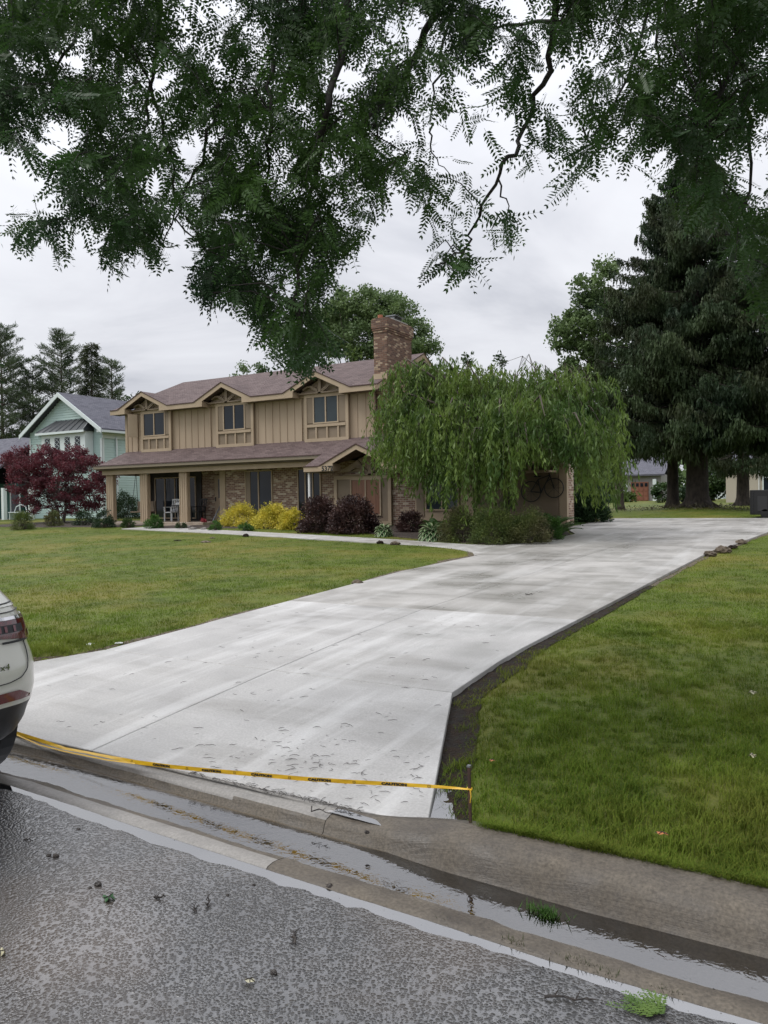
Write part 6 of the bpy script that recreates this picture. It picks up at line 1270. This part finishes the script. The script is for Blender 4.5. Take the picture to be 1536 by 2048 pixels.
# second loose strand near the left end and the knot at the stake
c2_ = np.array(tape_pts([(270, 1527, 3.31), (215, 1520, 3.29), (180, 1513, 3.30), (130, 1503, 3.33), (80, 1490, 3.36), (34, 1470, 3.38)])); d2 = np.r_[0, np.cumsum(np.linalg.norm(np.diff(c2_, axis=0), axis=1))]; s2 = np.linspace(0, d2[-1], 60); C2 = np.stack([np.interp(s2, d2, c2_[:, j]) for j in range(3)], 1)
V, F_, *_x = ribbon(C2, np.full(60, .0045), np.full(60, .9)); np_mesh('loose_strand', V, F_, M_tape, tape, smooth=True)
k = MB(); kk = aty(939, 1578, st[1]); k.tube([kk + (math.cos(a) * .011, math.sin(a) * .011, .004 * math.sin(3 * a)) for a in np.linspace(0, 6.28, 10)], .005, 5, cap=False); k.tube([kk + (.008, -.01, 0), kk + (.014, -.016, -.03), kk + (.010, -.018, -.06)], [.004, .003, .002], 4); k.build('knot', M_tape, tape)
st2 = np.array([C_[-1][0], C_[-1][1], 0]); st2[2] = .14; s2_ = empty('metal_stake', st2, 'rusty steel stake behind the parked car at the far end of the tape', 'stake'); MB().bar(st2 - (0, 0, .05), st2 + (0, 0, .34), .012, .014, up=(0, 1, 0)).build('rod', M_rust, s2_)
# ================================================================== LITTER
M_twig = mat('wet_twig', (.012, .009, .007), (.035, .026, .02), scale=30, rough=.45)
tm = []
for i in range(7):
    r_ = np.random.default_rng(100 + i); k = MB(); L_ = r_.uniform(.028, .055); n = 6; a = np.linspace(0, 1, n); cv = r_.uniform(-.9, .9) * (.2 if i in (1, 4) else 1)
    pts = [(L_ * (t - .5), cv * L_ * .45 * math.sin(t * 3.1) * (1 if i % 2 else t), .0025 + .004 * math.sin(t * 3) * r_.random()) for t in a]; k.tube(pts, [.0006, .0011, .0013, .0012, .0010, .0005], 4)
    me = bpy.data.meshes.new('fallen_twig'); me.from_pydata([tuple(map(float, v)) for v in k.v], [], k.f); me.materials.append(M_twig); tm.append(me)
def drive_pt(px, py):
    dd = ray(px, py); t = 5.
    for i in range(80): p = CP + dd * t; t = t * .5 + .5 * (float(zd(p[1])) - 1.7) / dd[2]
    return CP + dd * t
cnt = 0; tries = 0; pts_ = []
while cnt < 280 and tries < 6000:
    tries += 1; z_ = rng.random()
    if z_ < .42: a, b = rng.normal(620, 120), rng.normal(1530, 45)
    elif z_ < .8: a, b = rng.uniform(80, 880), rng.uniform(1300, 1640)
    else: a, b = rng.uniform(400, 1000), rng.uniform(1200, 1400)
    q = drive_pt(a, b)
    if not (XL(q[1]) + .1 < q[0] < XR(q[1]) - .05) or q[1] < 3.45 or q[1] > 9: continue
    o = bpy.data.objects.new('fallen_twig', tm[rng.integers(7)]); S.collection.objects.link(o); o.location = (q[0], q[1], q[2] + .001); sc = rng.uniform(.4, 1.5); o.scale = (sc, sc, sc); o.rotation_euler = (0, 0, rng.normal(.35, .7)); cnt += 1
    tag(o, 'small dark curled twig lying on the wet driveway concrete', 'twig', 'small twigs scattered over the driveway')
# twig debris caught along the apron joint
P = []
k = MB()
for i in range(150):
    t = rng.random(); x_ = -3.35 + 1.25 * t; y_ = 3.385 + rng.normal() * .012; y_ += 0; z_ = float(zd(y_)) + .003; a = rng.normal() * .5 + (0 if rng.random() < .7 else 1.3); l_ = rng.uniform(.015, .05); k.tube([(x_, y_, z_), (x_ + l_ * math.cos(a) * .5, y_ + l_ * math.sin(a) * .5, z_ + .004), (x_ + l_ * math.cos(a), y_ + l_ * math.sin(a), z_)], .0014, 3)
tag(k.build('joint_debris', M_twig, loc=(-2.8, 3.38, .08)), 'thin line of dark twig debris caught in the apron joint', 'debris', kind='stuff')
def road_pt(px, py, z=0):
    dd = ray(px, py); t = (z - 1.7) / dd[2]; p = CP + dd * t; p[2] = float(road_z(p[0], p[1])); return p
def big_twig(px, py, L_, ang, label, seed, r0=.005, where=road_pt):
    p = where(px, py); r_ = np.random.default_rng(seed); o = empty('broken_twig', p, label, 'twig'); k = MB(); d_ = np.array([math.cos(ang), math.sin(ang), 0]); n_ = np.array([-d_[1], d_[0], 0]); pts = [p + d_ * L_ * (t - .5) + n_ * r_.normal() * L_ * .07 + np.array([0, 0, r0 + abs(r_.normal()) * .006]) for t in np.linspace(0, 1, 6)]; k.tube(pts, list(np.linspace(r0, r0 * .4, 6)), 6)
    for i in (1, 2, 3, 4): s = 1 if i % 2 else -1; e_ = pts[i] + (d_ * .7 + n_ * s) * L_ * r_.uniform(.12, .3) + (0, 0, .01); k.tube([pts[i], e_], [r0 * .6, r0 * .25], 4)
    k.build('stem', M_twig, o); return o
big_twig(1140, 2003, .17, .45, 'dark branching twig near the bottom edge left of the flattened green leaf', 1, .005)
big_twig(590, 1880, .09, 2.2, 'forked black twig on the asphalt at the lower centre', 2, .006)
big_twig(415, 1812, .06, 2.4, 'short dark twig right of its neighbour in the middle of the road', 3, .005)
big_twig(388, 1822, .06, 2.6, 'short dark twig left of its neighbour in the middle of the road', 4, .004)
big_twig(320, 1802, .05, .4, 'clump of dark broken twig right of the torn green leaf', 5, .006)
big_twig(640, 1625, .13, -.1, 'small bundle of twigs on the curb ramp below the tape', 6, .004, lambda a, b: drive_pt(a, b) * 1.0)
big_twig(57, 1684, .05, .3, 'brown twig bit on the road near the left edge', 7, .004)
big_twig(1058, 1190, .10, .1, 'single dark stick on the middle of the driveway', 8, .008, drive_pt)
def flat_leaf(px, py, size, ang, m, label, lob=5, asp=.7, where=road_pt, up_=.01):
    p = where(px, py); n = 40; o = empty('fallen_leaf', p, label, 'leaf'); k = MB(); pts = []
    for i in range(n):
        a = 6.283 * i / n; r_ = size * (.6 + .4 * abs(math.cos(a * lob / 2)) ** .6) * (1 + .08 * math.sin(i * 5.3)); pts.append((p[0] + r_ * math.cos(a + ang), p[1] + r_ * math.sin(a + ang) * asp, p[2] + up_ + (.010 if lob > 2 else .003) * math.sin(a * 3 + px)))
    for i in range(n): k.poly([(p[0], p[1], p[2] + up_ + .006), pts[i], pts[(i + 1) % n]])
    k.build('blade', m, o); v_ = MB()
    for i in range(0, n, 8): v_.bar((p[0], p[1], p[2] + up_ + .008), tuple(np.array(pts[i]) + (0, 0, .002)), .0025, .002)
    v_.tube([(p[0], p[1], p[2] + up_), (p[0] - size * math.cos(ang) * 1.3, p[1] - size * math.sin(ang) * 1.0, p[2] + .02)], [.0016, .001], 4); v_.build('vein', M_twig if m.name != 'leaf_green' else mat('vein_pale', (.16, .22, .07), rough=.6), o); return o
M_lg = leafmat('leaf_green', (.06, .12, .02), (.11, .18, .035), 14, trans=.1); M_lo = leafmat('leaf_orange', (.55, .16, .05), (.60, .28, .12), 20, trans=.2); M_lp = leafmat('leaf_pale', (.45, .42, .26), (.5, .48, .34), 20, trans=.1); M_lt = leafmat('leaf_torn', (.02, .07, .025), (.05, .13, .05), 20, trans=.1)
flat_leaf(218, 1805, .032, .3, M_lt, 'torn green leaf with an upright stalk on the road', 4)
flat_leaf(500, 1974, .020, .2, M_lp, 'pale yellow leaf lying near the bottom of the road', 2)
flat_leaf(2, 1920, .022, .2, M_lp, 'pale leaf on the asphalt at the very left edge', 3)
flat_leaf(1325, 1676, .024, .3, M_lo, 'orange-brown leaf on the dark grass near the curb', 2, .5, lambda a, b: gp(a, b, .085), .02)
flat_leaf(985, 1528, .018, .3, M_lo, 'small tan leaf in the grass right of the stake top', 2, .6, lambda a, b: gp(a, b, .08), .02)
flat_leaf(1505, 1390, .03, .3, M_lp, 'pale leaf in the grass near the right edge', 3, .6, lambda a, b: gp(a, b, .08), .02)
flat_leaf(1505, 1388 + 130, .02, .3, M_lp, 'small pale leaf low on the grass at the right edge', 3, .6, lambda a, b: gp(a, b, .08), .02)
# flattened locust spray at the bottom right
p = road_pt(1275, 2030); sp = empty('leaf_spray', p, 'flattened yellow-green fan of leaflets at the bottom right of the road', 'leaf'); parts = []
for i in range(16):
    a = 2.4 + (i - 8) * .10 + rng.normal() * .05; d_ = np.array([math.cos(a), math.sin(a), 0]); ln = .16 * rng.uniform(.6, 1.1); base_ = p + np.array([.07, -.0, .008])
    for t in np.linspace(.2, 1, 14):
        for s in (-1, 1):
            b_ = base_ + d_ * ln * t + (0, 0, rng.uniform(0, .006)); n_ = np.array([-d_[1], d_[0], 0]) * s; l_ = .014; w_ = d_ * .0035; parts.append(np.array([b_, b_ + (n_ * .5 + d_ * .3) * l_ + w_, b_ + (n_ + d_ * .7) * l_, b_ + (n_ * .6 + d_ * .3) * l_ - w_]))
V = np.concatenate(parts); np_mesh('leaflets', V, np.arange(len(V)).reshape(-1, 4), M_lg, sp)['kind'] = 'stuff'
k = MB(); k.tube([p + (.07, 0, .01), p + (.12, -.015, .012)], [.003, .002], 5); k.build('stalk', M_twig, sp)
# weeds sprouting from the gutter joint
def weed(px, py, s, label, m, Yt=None, n=40, where=road_pt):
    p = where(px, py); o = empty('gutter_weed', p, label, 'weed'); n_ = n; B_ = p + rng.normal(size=(n_, 3)) * (s * .45, s * .16, 0); a = rng.random(n_) * 6.28; h = s * rng.uniform(.25, .6, n_); D = np.stack([np.cos(a) * .9, np.sin(a) * .6, np.ones(n_)], 1); E_ = B_ + unit(D) * h[:, None]; sd2 = np.stack([-np.sin(a), np.cos(a), a * 0], 1) * s * .022
    V = np.stack([B_ - sd2, B_ + sd2, E_ * .5 + B_ * .5 + sd2 * 1.4, E_], 1).reshape(-1, 3); np_mesh('leaves', V, np.arange(len(V)).reshape(-1, 4), m, o); return o
L_w = leafmat('weed_leaves', (.04, .10, .015), (.08, .17, .03), 12)
L_wd = leafmat('weed_dark', (.03, .05, .015), (.07, .075, .03), 12)
weed(1090, 1825, .085, 'bright green grass clump growing in the gutter water', L_w, n=170)
weed(1030, 1885, .07, 'leafy dark weed on the gutter joint left of the others', L_wd, n=40); weed(1145, 1922, .07, 'middle dark weed tuft on the asphalt joint', L_wd, n=50); weed(1222, 1948, .06, 'right dark weed tuft on the asphalt joint', L_wd, n=40); weed(1330, 1982, .06, 'dry weed tuft at the far right of the asphalt joint', L_wd, n=30); weed(890, 1838, .05, 'small weed clump beside the reflection of the stake', L_wd, n=24)
# clods of earth along the edges and on the lawn
def clod(px, py, s, m, label, where=gp, grp=None, sq=.6):
    p = where(px, py); bm = bmesh.new(); bmesh.ops.create_icosphere(bm, subdivisions=3, radius=1)
    for v in bm.verts:
        c_ = v.co * 1.0; v.co *= 1 + .35 * float(vnoise(c_.x * 2 + px, c_.y * 2 + c_.z * 3 + py, 1.3, 3)); v.co = Vector((v.co.x * s, v.co.y * s * .8, v.co.z * s * sq))
    me = bpy.data.meshes.new('earth_clod'); bm.to_mesh(me); bm.free(); o = link_mesh('earth_clod', me, m, loc=p + (0, 0, s * sq * .5)); tag(o, label, 'clod', grp); return o
clod(1482, 1088, .12, M_dirt, 'dark earth clod at the far right driveway edge, topmost'); clod(1466, 1098, .10, M_mud, 'small dark clod just below the topmost one on the right driveway edge'); clod(1446, 1106, .17, M_dirt, 'broad tan heap of soil on the right driveway edge', sq=.6); clod(1420, 1112, .12, M_dirt, 'low tan soil lump at the left end of the heap on the right edge', sq=.6)
clod(492, 1074, .12, M_mud, 'dark clod on the walkway edge below the golden shrubs'); clod(760, 1088, .10, M_mud, 'dark clod on the walkway edge left of the pair'); clod(790, 1090, .14, M_dirt, 'brown clod pair member on the walkway edge near the corner', sq=.45); clod(412, 1085, .18, M_dirt, 'pale tan sod scrap on the lawn', sq=.2); clod(355, 1082, .14, M_mud, 'dark sod scrap left of the pale tan one', sq=.18); clod(425, 1077, .10, M_dirt, 'small tan scrap above the pale sod scrap', sq=.3)
clod(715, 1169, .10, M_dirt, 'tan clod by the left driveway edge halfway down', sq=.5); clod(180, 1290, .06, M_white, 'white paper scrap at the left driveway edge', sq=.2); clod(237, 1287, .05, M_white, 'small white chip in the dirt right of the paper scrap', sq=.2)
for i, (a, b, lb) in enumerate([(80, 1637, 'black stone on the road near the left edge'), (98, 1716, 'black pebble in the left part of the road, left of its twin'), (112, 1718, 'black pebble right of its twin in the left part of the road'), (455, 1793, 'round black pebble above the right twig'), (548, 1954, 'oval black pebble below the forked twig'), (196, 1775, 'small black pebble above the torn leaf'), (180, 1781, 'small black pebble left of the one above the torn leaf'), (734, 1666, 'dark stone lying in the bright shallow puddle of the apron'), (660, 1772, 'dark pebble at the puddled road edge'), (508, 1770, 'dark pebble on the brown stained asphalt'), (157, 1659, 'dark pebble near the left puddle strip')]):
    p_ = clod(a, b, .009 + .004 * (i % 3), M_twig, lb, road_pt if i != 7 else (lambda a_, b_: drive_pt(a_, b_)), sq=.7); p_.name = 'road_pebble'; p_['category'] = 'pebble'
# fine grit on the road and gutter joint
n = 900; x_ = rng.uniform(-4.5, 2.2, n); y_ = np.where(rng.random(n) < .5, 2.62 + rng.normal(size=n) * .09, rng.uniform(1.4, 2.7, n)); z_ = road_z(x_, y_); r_ = rng.uniform(.0018, .0045, n); O_ = np.array([(1, 0, 0), (0, 1, 0), (-1, 0, 0), (0, -1, 0), (0, 0, 1)]); V = (np.stack([x_, y_, z_], 1)[:, None] + O_[None] * r_[:, None, None]).reshape(-1, 3); i = np.arange(n)[:, None] * 5; F_ = np.concatenate([i + np.array([[a, b, 4]]) for a, b in ((0, 1), (1, 2), (2, 3), (3, 0))]); tag(np_mesh('road_grit', V, F_, M_twig, loc=(0, 2.5, 0)), 'fine dark grit washed along the road edge', 'grit', kind='stuff')
